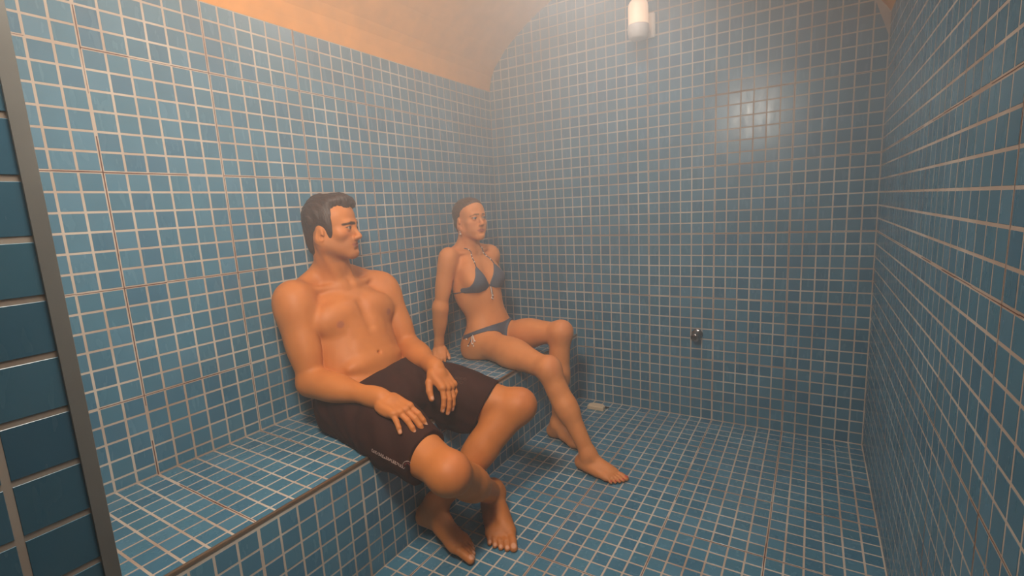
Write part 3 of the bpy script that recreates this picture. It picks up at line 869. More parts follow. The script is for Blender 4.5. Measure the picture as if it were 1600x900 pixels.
def tube_obj(name, pts, r, mat, parent, origin=None, cyc=False, seg=6):
    """smooth thin cord through pts"""
    pts = [np.asarray(p_, float) - (0 if origin is None else np.asarray(origin)) for p_ in pts]
    bm = bmesh.new(); n = len(pts); rings = []
    prev = None
    for i in range(n):
        t = unit(pts[min(i + 1, n - 1)] - pts[max(i - 1, 0)])
        a = np.cross(t, (0.3, 0.2, 0.93)) if prev is None else prev - t * (prev @ t)
        a = unit(a); b = np.cross(t, a); prev = a
        rings.append([bm.verts.new(tuple(pts[i] + r * (a * math.cos(2 * math.pi * k / seg) + b * math.sin(2 * math.pi * k / seg)))) for k in range(seg)])
    for i in range(n - 1):
        for k in range(seg):
            k2 = (k + 1) % seg; bm.faces.new((rings[i][k], rings[i][k2], rings[i + 1][k2], rings[i + 1][k]))
    bm.faces.new(rings[0][::-1]); bm.faces.new(rings[-1])
    bmesh.ops.recalc_face_normals(bm, faces=bm.faces[:])
    return bm_obj(name, bm, mat, parent, True)
def onto(body, pts, off=0.0):
    """drop points onto a surface"""
    X = np.array(pts, float)
    for _ in range(6): X = settle(body, X)
    e = 8e-4
    d = body.f(X); g = np.stack([body.f(X + np.eye(3)[k] * e) for k in range(3)], 1) - d[:, None]
    return X + off * g / (np.sqrt((g * g).sum(1))[:, None] + 1e-9)

def arm_prims(sh, el, wr, s, fwd, muscle=1.0):
    ua = unit(el - sh); fa = unit(wr - el)
    side = np.cross(ua, fa)
    A = np.stack([unit(np.cross(ua, fwd)), unit(fwd - ua * (fwd @ ua)), ua])
    ff = A[1]
    pr = [Ell(sh + ua * 0.025 * s, A, V3(0.056 * muscle, 0.058 * muscle, 0.082) * s, 0.03),
          Cone(sh, el, 0.047 * s * muscle, 0.037 * s, 0.03),
          Ell(lerp(sh, el, 0.55) + ff * 0.012 * s, A, V3(0.036 * muscle, 0.036 * muscle, 0.085) * s, 0.03),
          Ell(lerp(sh, el, 0.45) - ff * 0.014 * s, A, V3(0.037 * muscle, 0.036 * muscle, 0.09) * s, 0.03),
          Ell(el - ff * 0.006 * s, A, V3(0.036, 0.036, 0.036) * s, 0.02),
          Cone(el, wr, 0.037 * s, 0.0245 * s, 0.02)]
    B = np.stack([unit(side), unit(np.cross(fa, side)), fa])
    pr.append(Ell(lerp(el, wr, 0.27), B, V3(0.043 * muscle, 0.039 * muscle, 0.095) * s, 0.03))
    pr.append(Ell(lerp(el, wr, 0.93), B, V3(0.024, 0.029, 0.045) * s, 0.02))
    return pr
def leg_prims(hip, kn, an, s, muscle=1.0, thick=1.0):
    t = unit(kn - hip); sn = unit(an - kn)
    back = unit(sn - t * (sn @ t)) if abs(t @ sn) < 0.98 else V3(0, 0, -1)     # towards the hollow of the knee
    kf = unit(t - sn)                                                           # front of the knee
    calf = unit(-t + sn * (t @ sn)) if abs(t @ sn) < 0.98 else V3(0, 0, -1)
    A = np.stack([unit(np.cross(t, back)), back, t]); B = np.stack([unit(np.cross(sn, calf)), calf, sn])
    return [Cone(hip, lerp(hip, kn, 0.5), 0.089 * s * thick, 0.077 * s * thick, 0.04),
            Cone(lerp(hip, kn, 0.45), kn, 0.077 * s * thick, 0.050 * s, 0.04),
            Ell(lerp(hip, kn, 0.48) - back * 0.012 * s, A, V3(0.066, 0.060, 0.16) * s * muscle, 0.04),
            Ell(kn, np.eye(3), V3(0.048, 0.048, 0.048) * s, 0.03),
            Ell(kn + kf * 0.022 * s, np.stack([A[0], unit(np.cross(kf, A[0])), kf]), V3(0.030, 0.034, 0.025) * s, 0.025),
            Cone(kn, lerp(kn, an, 0.5), 0.050 * s, 0.045 * s, 0.03),
            Cone(lerp(kn, an, 0.45), an, 0.046 * s, 0.032 * s, 0.03),
            Ell(lerp(kn, an, 0.30) + calf * 0.018 * s, B, V3(0.047 * muscle, 0.042 * muscle, 0.115) * s, 0.03)]

# ================================================================== the man
def build_man():
    Rs, Ls = V3(0.140, -1.415, 0.803), V3(0.160, -1.062, 0.785)
    Rh, Lh = V3(0.285, -1.345, 0.452), V3(0.285, -1.165, 0.452)
    Rk, Ra = V3(0.736, -1.415, 0.352), V3(0.648, -1.097, 0.086)
    Lk, La = V3(0.734, -1.039, 0.400), V3(0.545, -1.272, 0.118)
    Re, Rw = V3(0.214, -1.437, 0.545), V3(0.490, -1.408, 0.524)
    Le, Lw = V3(0.268, -1.055, 0.556), V3(0.500, -1.172, 0.545)
    sm, hm = (Rs + Ls) / 2, (Rh + Lh) / 2
    left = unit(Ls - Rs)
    upc = unit(V3(-0.085, 0.0, 0.35)); fwd = unit(np.cross(left, upc))
    Ch = Frame(sm, fwd, upc)
    upp = unit(V3(-0.20, 0.0, 0.30)); Pe = Frame(hm, V3(1, 0, 0), upp)
    mid = lerp(hm, sm, 0.46) + V3(-0.018, 0, 0); Ab = Frame(mid, fwd, unit(sm - hm))
    E = lambda F, c, r, k=0.03, sub=False, R=None: Ell(F.p(*c), F.A if R is None else F.rot(R), V3(*r), k, sub)
    C_ = lambda F, a, b, ra, rb, k=0.03, sub=False: Cone(F.p(*a), F.p(*b), ra, rb, k, sub)
    core = [E(Ch, (0, -0.004, -0.155), (0.150, 0.104, 0.185)),
            E(Ch, (0, -0.010, -0.045), (0.155, 0.082, 0.075), 0.04),
            E(Ab, (0, 0.004, 0.0), (0.136, 0.098, 0.15), 0.05),
            E(Pe, (0, 0.012, 0.095), (0.142, 0.098, 0.10), 0.05),
            E(Pe, (0, -0.02, 0.01), (0.165, 0.112, 0.105), 0.05),
            E(Pe, (0.08, -0.065, -0.015), (0.088, 0.085, 0.085), 0.05), E(Pe, (-0.08, -0.065, -0.015), (0.088, 0.085, 0.085), 0.05)]
    for sx in (1, -1):
        core += [E(Ch, (sx * 0.115, -0.035, -0.13), (0.048, 0.060, 0.125), 0.04),
                 E(Ch, (sx * 0.084, 0.064, -0.080), (0.082, 0.040, 0.058), 0.022, R=rotz(-sx * 0.22) @ roty(sx * 0.18)),
                 C_(Ch, (sx * 0.030, -0.030, 0.085), (sx * 0.150, -0.020, 0.028), 0.038, 0.036, 0.04),
                 C_(Ch, (sx * 0.018, 0.052, 0.016), (sx * 0.140, 0.012, 0.034), 0.008, 0.009, 0.02),
                 E(Ab, (sx * 0.036, 0.090, 0.045), (0.030, 0.012, 0.035), 0.02), E(Ab, (sx * 0.036, 0.090, -0.025), (0.030, 0.012, 0.032), 0.02)]
    core += [C_(Ch, (0, 0.118, -0.13), (0, 0.100, -0.05), 0.002, 0.002, 0.035, True),            # breastbone hollow
             E(Pe, (0, 0.085, 0.090), (0.115, 0.034, 0.034), 0.02),                            # roll of the belly above the waistband
             E(Ab, (0.0, 0.116, -0.050), (0.004, 0.012, 0.004), 0.010, True),
             C_(Ch, (0.0, 0.056, 0.028), (0.0, 0.062, 0.030), 0.010, 0.010, 0.018, True)]
    Hc = V3(0.177, -1.271, 1.020)
    yaw = math.radians(27)
    H = Frame(Hc, V3(math.cos(yaw), math.sin(yaw), 0.05), V3(-0.06, 0.01, 1.0), 0.885)
    nb = Ch.p(0, -0.012, 0.050)
    neck = [Cone(nb - V3(0, 0, 0.03), H.p(0, -0.010, -0.055), 0.054, 0.048, 0.03), Cone(nb, H.p(0, -0.026, -0.02), 0.050, 0.044, 0.03)]
    for sx in (1, -1):
        neck.append(Cone(Ch.p(sx * 0.018, 0.046, 0.022), H.p(sx * 0.058, -0.024, -0.040), 0.010, 0.013, 0.018))
    hr, nr = hand_prims(Rw, V3(0.180, -0.002, -0.054), V3(0.10, -0.10, 1.0), -1,
                        [(0.30, 0.35, 0.25), (0.28, 0.32, 0.22), (0.25, 0.34, 0.25), (0.22, 0.35, 0.25)], [0.10, 0.02, -0.05, -0.34], 1.02,
                        thumb_pts=[(0.018, 0.018, -0.006), (0.040, 0.044, -0.020), (0.046, 0.072, -0.030), (0.044, 0.096, -0.036)])
    hl, nl = hand_prims(Lw, V3(0.16, -0.045, -0.125), V3(0.55, 0.10, 0.80), 1,
                        [(0.55, 0.30, 0.20), (0.55, 0.32, 0.22), (0.52, 0.34, 0.22), (0.48, 0.36, 0.22)], [0.05, 0.02, -0.03, -0.10], 1.0,
                        thumb_pts=[(0.018, 0.018, -0.006), (0.042, 0.040, -0.020), (0.050, 0.066, -0.032), (0.050, 0.090, -0.042)])
    fr, fnr = foot_prims(Ra, V3(0.768, -1.222, 0.0), V3(0.05, -0.05, 1.0), -1, 1.06)
    fl, fnl = foot_prims(La, V3(0.705, -1.305, 0.0), V3(0.22, 0.25, 0.95), 1, 1.04, 0.080)
    groups = [Group(core), Group(leg_prims(Rh, Rk, Ra, 1.03), Rh, 0.05, 0.22), Group(leg_prims(Lh, Lk, La, 1.03), Lh, 0.05, 0.22),
              Group(fr, Ra, 0.03, 0.10), Group(fl, La, 0.03, 0.10),
              Group(arm_prims(Rs, Re, Rw, 1.04, fwd, 1.06), Rs, 0.05, 0.16), Group(arm_prims(Ls, Le, Lw, 1.04, fwd, 1.06), Ls, 0.05, 0.16),
              Group(hr, Rw, 0.012, 0.06), Group(hl, Lw, 0.012, 0.06),
              Group(neck, nb, 0.04, 0.3, 0.02), Group(head_prims(H), H.p(0, 0, -0.06), 0.022, 0.2, 0.006)]
    body = Body(groups, seat_clip)
    VP, Q = surface_nets(body, (-0.02, -1.62, -0.012), (0.90, -0.90, 1.20), 0.0032)
    fine = lambda c: (np.sqrt(((c - H.p(0, 0.02, -0.01)) ** 2).sum(1)) < 0.135) | (np.sqrt(((c - hr[1].c) ** 2).sum(1)) < 0.125) | (np.sqrt(((c - hl[1].c) ** 2).sum(1)) < 0.125) | (c[:, 2] < 0.035)
    VP, Q = refine(body, VP, Q, fine)
    C = np.tile(np.array(lin(194, 117, 57)[:3]), (len(VP), 1))
    for sx in (1, -1):
        npp = Ch.p(sx * 0.100, 0.094, -0.103)
        C = mixc(C, 0.75 * sstep(0.015, 0.009, np.sqrt(((VP - npp) ** 2).sum(1))), lin(164, 94, 70))
    for kq in (Rk, Lk): C = mixc(C, 0.25 * sstep(0.07, 0.03, np.sqrt(((VP - kq - V3(0.03, 0, 0.02)) ** 2).sum(1))), lin(196, 110, 76))
    for c, r in nr + nl + fnr + fnl: C = mixc(C, 0.6 * sstep(r * 1.15, r * 0.8, np.sqrt(((VP - c) ** 2).sum(1))), lin(232, 178, 150))
    C = face_pigment(C, VP, H, lin(146, 72, 58), lin(30, 16, 12), lin(112, 72, 50))
    base = V3(hm[0], hm[1], BENCH_H + TILE_T)
    root = bpy.data.objects.new('person', None); COL.objects.link(root); root.location = tuple(base)
    tag(root, 'bare-chested person in dark brown board shorts, seated with hands on thighs and ankles crossed', 'person')
    quad_obj('body', VP - base, Q, MAT_SKIN, root, C)
    eyes(H, MAT_IRIS_DARK, H.p(0.1, 1.5, 0.02), root, base, face_dz(False))

    # hair: short, thick, swept up from the forehead
    hp = [Ell(H.p(0, -0.012, 0.046), H.A, V3(0.0825, 0.088, 0.088) * H.s, 0.02),
          Ell(H.p(0, 0.040, 0.098), H.rot(rotx(0.15)), V3(0.064, 0.052, 0.030) * H.s, 0.02),
          Ell(H.p(0.010, 0.076, 0.086), H.rot(rotx(-0.5)), V3(0.044, 0.018, 0.020) * H.s, 0.016),
          Ell(H.p(0, -0.064, -0.035), H.A, V3(0.056, 0.030, 0.066) * H.s, 0.03),
          Ell(H.p(0, 0.105, -0.010), H.A, V3(0.088, 0.062, 0.083) * H.s, 0.012, True),
          Box(H.p(0, 0.05, -0.105), H.A, V3(0.12, 0.085, 0.090) * H.s, 0.01, 0.014, True)]
    side = [Ell(H.p(sx * 0.0690, 0.020, 0.004), H.rot(rotz(-sx * 0.10) @ roty(sx * 0.12)), V3(0.0085, 0.017, 0.040) * H.s, 0.01) for sx in (1, -1)]
    def hair_post(P_, D):
        L = H.loc(P_)
        tuft = np.sin(L[:, 0] * 190 + 4 * np.sin(L[:, 1] * 40) + 30 * L[:, 2]) * np.sin(L[:, 1] * 95 + 60 * L[:, 2] + 1.3)
        D = D + 0.0010 * tuft + 0.0008 * np.sin(L[:, 0] * 520 + L[:, 1] * 160 + 60 * L[:, 2]) + 0.0018 * np.sin(L[:, 0] * 75 + L[:, 1] * 60 + 2)
        ear = Ell(V3(0, 0, 0), np.eye(3), V3(0.2, 0.020, 0.034)).d((L - V3(0, -0.006, -0.025)).astype(np.float32)) * H.s
        return smax(D, -ear, 0.006)
    hair = Body([Group(hp), Group(side, None, 0.012)], hair_post)
    v2, q2 = surface_nets(hair, H.o - 0.17, H.o + 0.17, 0.0022)
    quad_obj('hair', v2 - base, q2, MAT_HAIR_M, root)

    # board shorts
    t_r, t_l = unit(Rk - Rh), unit(Lk - Lh)
    hem_r, hem_l = 0.372, 0.362
    outer = [E(Pe, (0, -0.01, 0.045), (0.172, 0.122, 0.115), 0.04), E(Pe, (0, -0.06, -0.01), (0.172, 0.105, 0.10), 0.04),
             Cone(Rh, Rh + t_r * (hem_r + 0.05), 0.106, 0.062, 0.05), Cone(Lh, Lh + t_l * (hem_l + 0.05), 0.106, 0.066, 0.05),
             Ell(hm + V3(0.10, 0, 0.01), np.eye(3), V3(0.11, 0.10, 0.070), 0.04),
             Cone(Rh + V3(0, 0, -0.04), Rh + t_r * (hem_r + 0.06) + V3(0.0, -0.006, -0.012), 0.084, 0.058, 0.04),
             Cone(Lh + V3(0, 0, -0.04), Lh + t_l * (hem_l + 0.06) + V3(0.0, 0.0, -0.078), 0.084, 0.052, 0.05)]
    nr_ = unit(t_r + V3(0.0, 0.10, 0.05)); nl_ = unit(t_l + V3(0, 0.0, -0.42))
    wn = unit(V3(-0.62, -0.10, 0.78)); wp = V3(0.370, -1.240, 0.570)
    legs = [Group(leg_prims(Rh, Rk, Ra, 1.03)[:4]), Group(leg_prims(Lh, Lk, La, 1.03)[:4])]
    def shorts_post(P_, D):
        lg = np.minimum(legs[0].eval(P_), legs[1].eval(P_)); hem_d = np.where(P_[:, 1] < -1.255, (P_ - Rh) @ t_r - hem_r, (P_ - Lh) @ t_l - hem_l)
        D = smin(D, lg - (0.013 - 0.005 * sstep(-0.14, 0.0, hem_d)), 0.012)
        fold = 0.0022 * np.sin(P_[:, 0] * 46 + P_[:, 1] * 70 + 2.0 * np.sin(P_[:, 1] * 21)) + 0.0014 * np.sin(P_[:, 0] * 95 - P_[:, 1] * 60 + P_[:, 2] * 80)
        D = D + fold
        right = P_[:, 1] < -1.255
        cut = np.where(right, (P_ - (Rh + t_r * hem_r)) @ nr_, (P_ - (Lh + t_l * hem_l)) @ nl_)
        D = smax(D, cut, 0.003)
        D = smax(D, np.minimum((P_ - wp) @ wn, P_[:, 2] - 0.512), 0.003)
        return seat_clip(P_, D)
    shorts = Body([Group(outer)], shorts_post)
    v3, q3 = surface_nets(shorts, (0.0, -1.60, 0.20), (0.90, -0.90, 0.75), 0.0032)
    quad_obj('board_shorts', v3 - base, q3, MAT_SHORTS, root)
    # print on the fabric: a line of script and an emblem by the outer hem, a tonal lace motif on the other thigh
    def hit(uv):
        X = []
        for u, v in uv:
            d = RM.T @ np.array([(u - CX) / FPX, (v - CY) / FPX, 1.0]); d /= np.linalg.norm(d); t = 0.9
            for _ in range(60):
                e = float(shorts.f((CAM + d * t)[None].astype(np.float32))[0]); t += max(e * 0.7, -0.01)
                if abs(e) < 2e-4: break
            X.append(CAM + d * t)
        return np.array(X)
    pr_root = None
    rs = random.Random(3)
    def motif(name, strokes, r, mat):
        bmv = []
        for uv in strokes:
            X = onto(shorts, hit(uv), 0.0002)
            bmv.append(X)
        o = None
        for X in bmv:
            t_ = tube_obj(name, X, r, mat, root, base, seg=4)
        return
    base_line = [(581 + k * 1.15, 703.5 + k * 0.62) for k in range(44)]
    script = []
    for w0 in range(0, 44, 9):
        st = []
        for k in range(w0, min(44, w0 + 8)):
            for q_ in (0, 0.5):
                u, v = base_line[k]; a_ = (k + q_) * 2.6
                st.append((u + 1.6 * math.cos(a_) + q_ * 1.1, v - 2.6 * math.sin(a_) * (0.6 + 0.5 * rs.random())))
        script.append(st)
    motif('script_print', script, 0.0009, MAT_SHORTS_PRINT)
    ring = [(636 + 6.5 * math.cos(a_) , 727 + 6.5 * math.sin(a_)) for a_ in [math.pi * (0.95 + 1.15 * k / 14) for k in range(15)]]
    motif('emblem_print', [ring + [(643, 733), (645, 739)]], 0.0011, MAT_SHORTS_PRINT)
    motif('emblem_print', [[(632, 730), (633, 725), (637, 723), (640, 728), (641, 735)]], 0.0022, MAT_SHORTS_RED)
    lace = []
    for k in range(9):
        cx_, cy_ = 704 + (k % 5) * 5.6 + 1.2 * rs.random(), 589 + (k // 5) * 6.2 + (k % 5) * 0.9
        lace.append([(cx_ + (2.8 - 0.12 * j) * math.cos(j * 0.75 + k), cy_ + (2.3 - 0.1 * j) * math.sin(j * 0.75 + k)) for j in range(11)])
    motif('lace_print', lace, 0.0009, MAT_SHORTS_TONE)
    return dict(root=root, body=body, shorts=shorts, base=base, H=H, Ch=Ch, Rh=Rh, Lh=Lh, t_r=t_r, t_l=t_l)
MAN = build_man()

# ================================================================== the woman
def poly_sd(X, poly):
    """signed distance to a 2-D polygon"""
    d = np.full(len(X), 1e9); ins = np.zeros(len(X), bool); n = len(poly)
    for i in range(n):
        a = np.array(poly[i]); b = np.array(poly[(i + 1) % n]); e = b - a; w = X - a
        t = np.clip((w @ e) / (e @ e), 0, 1); q = w - t[:, None] * e
        d = np.minimum(d, (q * q).sum(1))
        c1 = X[:, 1] >= a[1]; c2 = X[:, 1] < b[1]; c3 = e[0] * w[:, 1] > e[1] * w[:, 0]
        ins ^= (c1 & c2 & c3) | (~c1 & ~c2 & ~c3)
    d = np.sqrt(d); return np.where(ins, -d, d)

def build_woman():
    S_ = 0.90
    Rs, Ls = V3(0.140, -0.632, 0.852), V3(0.190, -0.350, 0.836)
    Rh, Lh = V3(0.250, -0.540, 0.438), V3(0.250, -0.395, 0.440)
    Rk, Ra = V3(0.655, -0.668, 0.402), V3(0.832, -0.690, 0.076)
    Lk, La = V3(0.612, -0.455, 0.500), V3(0.598, -0.490, 0.078)
    Re, Rw = V3(0.100, -0.662, 0.625), V3(0.052, -0.640, 0.428)
    Le, Lw = V3(0.110, -0.300, 0.620), V3(0.075, -0.275, 0.420)
    sm, hm = (Rs + Ls) / 2, (Rh + Lh) / 2
    left = unit(Ls - Rs); upc = unit(V3(-0.05, 0.0, 0.40)); fwd = unit(np.cross(left, upc))
    Ch = Frame(sm, fwd, upc)
    Pe = Frame(hm, V3(1, -0.06, 0), unit(V3(-0.16, 0.0, 0.40)))
    mid = lerp(hm, sm, 0.47) + V3(0.004, 0, 0); Ab = Frame(mid, fwd, unit(sm - hm))
    E = lambda F, c, r, k=0.03, sub=False, R=None: Ell(F.p(*c), F.A if R is None else F.rot(R), V3(*r), k, sub)
    C_ = lambda F, a, b, ra, rb, k=0.03, sub=False: Cone(F.p(*a), F.p(*b), ra, rb, k, sub)
    core = [E(Ch, (0, -0.006, -0.135), (0.122, 0.088, 0.155)),
            E(Ch, (0, -0.012, -0.040), (0.125, 0.064, 0.062), 0.04),
            E(Ab, (0, -0.002, 0.0), (0.104, 0.076, 0.13), 0.05),
            E(Pe, (0, 0.008, 0.075), (0.120, 0.086, 0.085), 0.05),
            E(Pe, (0, -0.02, 0.010), (0.140, 0.100, 0.092), 0.05),
            E(Pe, (0.066, -0.055, -0.015), (0.080, 0.084, 0.080), 0.05), E(Pe, (-0.066, -0.055, -0.015), (0.080, 0.084, 0.080), 0.05)]
    for sx in (1, -1):
        core += [C_(Ch, (sx * 0.024, -0.024, 0.052), (sx * 0.125, -0.016, 0.016), 0.024, 0.028, 0.035),
                 C_(Ch, (sx * 0.016, 0.040, 0.014), (sx * 0.118, 0.010, 0.026), 0.006, 0.007, 0.016),
                 E(Ch, (sx * 0.066, 0.066, -0.118), (0.052, 0.048, 0.050), 0.030), E(Ch, (sx * 0.060, 0.050, -0.080), (0.048, 0.036, 0.060), 0.03)]
    core += [E(Ab, (0.0, 0.090, -0.060), (0.005, 0.012, 0.006), 0.007, True),
             C_(Ab, (0, 0.088, -0.05), (0, 0.092, 0.05), 0.001, 0.001, 0.02, True)]
    yaw = math.radians(-17)
    H = Frame(V3(0.188, -0.506, 1.016), V3(math.cos(yaw), math.sin(yaw), 0.07), V3(-0.09, 0.01, 1.0), 0.825)
    nb = Ch.p(0, -0.012, 0.036)
    neck = [Cone(nb - V3(0, 0, 0.03), H.p(0, -0.022, -0.055), 0.043, 0.039, 0.03), Cone(nb, H.p(0, -0.045, -0.02), 0.040, 0.036, 0.03)]
    for sx in (1, -1): neck.append(Cone(Ch.p(sx * 0.016, 0.036, 0.020), H.p(sx * 0.058, -0.022, -0.040), 0.008, 0.011, 0.016))
    hr, nr = hand_prims(Rw, V3(0.045, -0.055, -0.060), V3(0.45, -0.65, 0.60), -1,
                        [(0.35, 0.45, 0.3), (0.35, 0.5, 0.3), (0.38, 0.5, 0.3), (0.42, 0.5, 0.3)], [0.06, 0.01, -0.04, -0.10], 0.82,
                        thumb_pts=[(0.018, 0.018, -0.006), (0.040, 0.040, -0.012), (0.050, 0.062, -0.016), (0.054, 0.082, -0.020)])
    hl, nl = hand_prims(Lw, V3(0.10, 0.03, -0.05), V3(0.3, 0, 1.0), 1, [(0.15, 0.1, 0.1)] * 4, [0.06, 0.01, -0.04, -0.10], 0.82)
    fr, fnr = foot_prims(Ra, V3(0.985, -0.712, 0.0), V3(0.04, 0, 1.0), -1, 0.84, 0.080)
    fl, fnl = foot_prims(La, V3(0.740, -0.528, 0.0), V3(0.02, 0, 1.0), 1, 0.90, 0.080)
    groups = [Group(core), Group(leg_prims(Rh, Rk, Ra, S_, 0.84, 0.86), Rh, 0.05, 0.22), Group(leg_prims(Lh, Lk, La, S_, 0.84, 0.86), Lh, 0.05, 0.22),
              Group(fr, Ra, 0.03, 0.10), Group(fl, La, 0.03, 0.10),
              Group(arm_prims(Rs, Re, Rw, 0.80, fwd, 0.84), Rs, 0.045, 0.14), Group(arm_prims(Ls, Le, Lw, 0.80, fwd, 0.84), Ls, 0.045, 0.14),
              Group(hr, Rw, 0.012, 0.06), Group(hl, Lw, 0.012, 0.06),
              Group(neck, nb, 0.04, 0.3, 0.02), Group(head_prims(H, True), H.p(0, 0, -0.06), 0.022, 0.2, 0.006)]
    body = Body(groups, seat_clip)
    VP, Q = surface_nets(body, (-0.02, -0.86, -0.012), (1.06, -0.12, 1.14), 0.0034)
    fine = lambda c: (np.sqrt(((c - H.p(0, 0.02, -0.01)) ** 2).sum(1)) < 0.115) | (np.sqrt(((c - hr[1].c) ** 2).sum(1)) < 0.10) | (c[:, 2] < 0.03)
    VP, Q = refine(body, VP, Q, fine)
    C = np.tile(np.array(lin(216, 138, 80)[:3]), (len(VP), 1))
    for kq in (Rk, Lk): C = mixc(C, 0.25 * sstep(0.07, 0.03, np.sqrt(((VP - kq - V3(0.03, 0, 0.02)) ** 2).sum(1))), lin(200, 116, 84))
    for c, r in nr: C = mixc(C, 0.6 * sstep(r * 1.15, r * 0.8, np.sqrt(((VP - c) ** 2).sum(1))), lin(232, 178, 150))
    for c, r in fnr + fnl: C = mixc(C, 0.9 * sstep(r * 1.15, r * 0.8, np.sqrt(((VP - c) ** 2).sum(1))), lin(190, 70, 52))
    C = face_pigment(C, VP, H, lin(160, 72, 62), lin(52, 34, 26), None, True)
    base = V3(hm[0], hm[1], BENCH_H + TILE_T)
    root = bpy.data.objects.new('person', None); COL.objects.link(root); root.location = tuple(base)
    tag(root, 'person in grey-blue bikini leaning back on one straight arm, seated near the end wall', 'person')
    quad_obj('body', VP - base, Q, MAT_SKIN, root, C)
    eyes(H, MAT_IRIS_BLUE, H.p(0.25, 1.5, 0.05), root, base)
    # wet hair combed back
    hp = [Ell(H.p(0, -0.022, 0.041), H.A, V3(0.0795, 0.0985, 0.084) * H.s, 0.02),
          Ell(H.p(0, 0.020, 0.072), H.A, V3(0.062, 0.055, 0.045) * H.s, 0.02),
          Ell(H.p(0, -0.098, -0.010), H.A, V3(0.040, 0.034, 0.042) * H.s, 0.02),
          Cone(H.p(0, -0.105, -0.02), H.p(-0.01, -0.080, -0.135), 0.024 * H.s, 0.012 * H.s, 0.02),
          Ell(H.p(0, 0.112, 0.000), H.A, V3(0.092, 0.072, 0.094) * H.s, 0.010, True),
          Box(H.p(0, 0.065, -0.105), H.A, V3(0.12, 0.085, 0.092) * H.s, 0.01, 0.014, True)]
    def hair_post(P_, D):
        L = H.loc(P_)
        D = D + 0.0007 * np.sin(L[:, 0] * 480 + 30 * L[:, 1]) * np.clip(1 - np.abs(L[:, 0]) * 6, 0.2, 1)
        ear = Ell(V3(0, 0, 0), np.eye(3), V3(0.2, 0.022, 0.034)).d((L - V3(0, -0.004, -0.024)).astype(np.float32)) * H.s
        return smax(D, -ear, 0.006)
    hair = Body([Group(hp)], hair_post)
    v2, q2 = surface_nets(hair, H.o - 0.17, H.o + 0.14, 0.0022)
    quad_obj('hair', v2 - base, q2, MAT_HAIR_W, root)
    for sx in (1, -1):
        e0 = H.p(sx * 0.0790, -0.004, -0.056)
        er = tube_obj('earring', [e0, e0 + V3(0, 0, -0.004), e0 + V3(0.001, 0, -0.010)], 0.0014, MAT_BEAD, root, base)
        bm = bmesh.new(); bmesh.ops.create_icosphere(bm, subdivisions=2, radius=0.0042)
        b_ = bm_obj('bead', bm, MAT_BEAD, er, True); b_.location = tuple(e0 + V3(0.001, 0, -0.014) - base)
    # bikini: thin cloth shells lying on the skin
    def cloth(name, region, lo, hi, off=0.0032, h=0.0024):
        def post(P_, D):
            return smax(D - off, region(P_), 0.002)
        b_ = Body(groups, lambda P_, D: post(P_, seat_clip(P_, D)))
        v, q = surface_nets(b_, lo, hi, h, 10)
        # keep only the outer skin: drop what lies inside the body
        keep = body_f(v) > -0.0015
        q = q[keep[q].all(1)]
        used = np.unique(q); mp = np.full(len(v), -1); mp[used] = np.arange(len(used))
        return quad_obj(name, v[used] - base, mp[q], MAT_BIKINI, root)
    def body_f(X):
        o_, st_, ke = body.binned(X); out = np.empty(len(X))
        for b in range(len(ke)):
            ii = o_[st_[b]:st_[b + 1]]; out[ii] = body.f(X[ii].astype(np.float32), ke[b])
        return out
    def cup(sx):
        def reg(P_):
            L = Ch.loc(P_)
            d = poly_sd(np.stack([sx * L[:, 0], L[:, 2]], 1), [(0.058, -0.048), (0.070, -0.060), (0.098, -0.105), (0.122, -0.150), (0.110, -0.163), (0.070, -0.170), (0.030, -0.164), (0.006, -0.152), (0.006, -0.138), (0.030, -0.098)])
            return np.maximum(d, 0.02 - L[:, 1])
        return reg
    ctr = Ch.p(0, 0.07, -0.11)
    top = [cloth('bikini_cup', cup(sx), ctr - 0.15, ctr + 0.15) for sx in (1, -1)]
    ht = 0.084
    def brief(P_):
        L = Pe.loc(P_)
        d = poly_sd(np.stack([L[:, 0], L[:, 2]], 1), [(-0.16, 0.070), (-0.09, 0.066), (0, 0.060), (0.09, 0.066), (0.16, 0.070), (0.16, 0.056), (0.10, 0.046), (0.055, 0.022), (0.016, -0.03), (-0.016, -0.03), (-0.055, 0.022), (-0.10, 0.046), (-0.16, 0.056)])
        P32 = P_.astype(np.float32)
        leg = np.minimum(groups[1].eval(P32), groups[2].eval(P32))
        return np.maximum(np.maximum(d, -0.06 - L[:, 1]), groups[0].eval(P32) - leg - 0.006)
    cloth('bikini_brief', brief, Pe.o - 0.20, Pe.o + 0.20)
    # strings, beads and tassels
    for sx in (1, -1):
        line = [lerp(Ch.p(sx * 0.060, 0.085, -0.052), Ch.p(sx * 0.040, 0.050, 0.020), t) for t in np.linspace(0, 1, 7)] + \
               [lerp(Ch.p(sx * 0.040, 0.045, 0.025), Ch.p(sx * 0.030, -0.060, 0.062), t) for t in np.linspace(0.1, 1, 8)] + [Ch.p(sx * 0.018, -0.075, 0.070), Ch.p(sx * 0.004, -0.080, 0.072)]
        X = onto(body, line, 0.0018)
        st = tube_obj('halter_string', X, 0.0022, MAT_BIKINI, root, base)
        for k in (2, 4, 5, 7):
            bm = bmesh.new(); bmesh.ops.create_icosphere(bm, subdivisions=2, radius=0.0040)
            b_ = bm_obj('bead', bm, MAT_BEAD, st, True); b_.location = tuple(X[k] - base)
        back = [Ch.p(sx * 0.118, 0.045, -0.156), Ch.p(sx * 0.132, 0.0, -0.158), Ch.p(sx * 0.11, -0.06, -0.160), Ch.p(sx * 0.05, -0.10, -0.160), Ch.p(0.0, -0.11, -0.160)]
        bl = [lerp(back[i], back[i + 1], t) for i in range(4) for t in (0, 0.25, 0.5, 0.75)] + [back[4]]
        tube_obj('back_string', onto(body, bl, 0.0018), 0.0022, MAT_BIKINI, root, base)
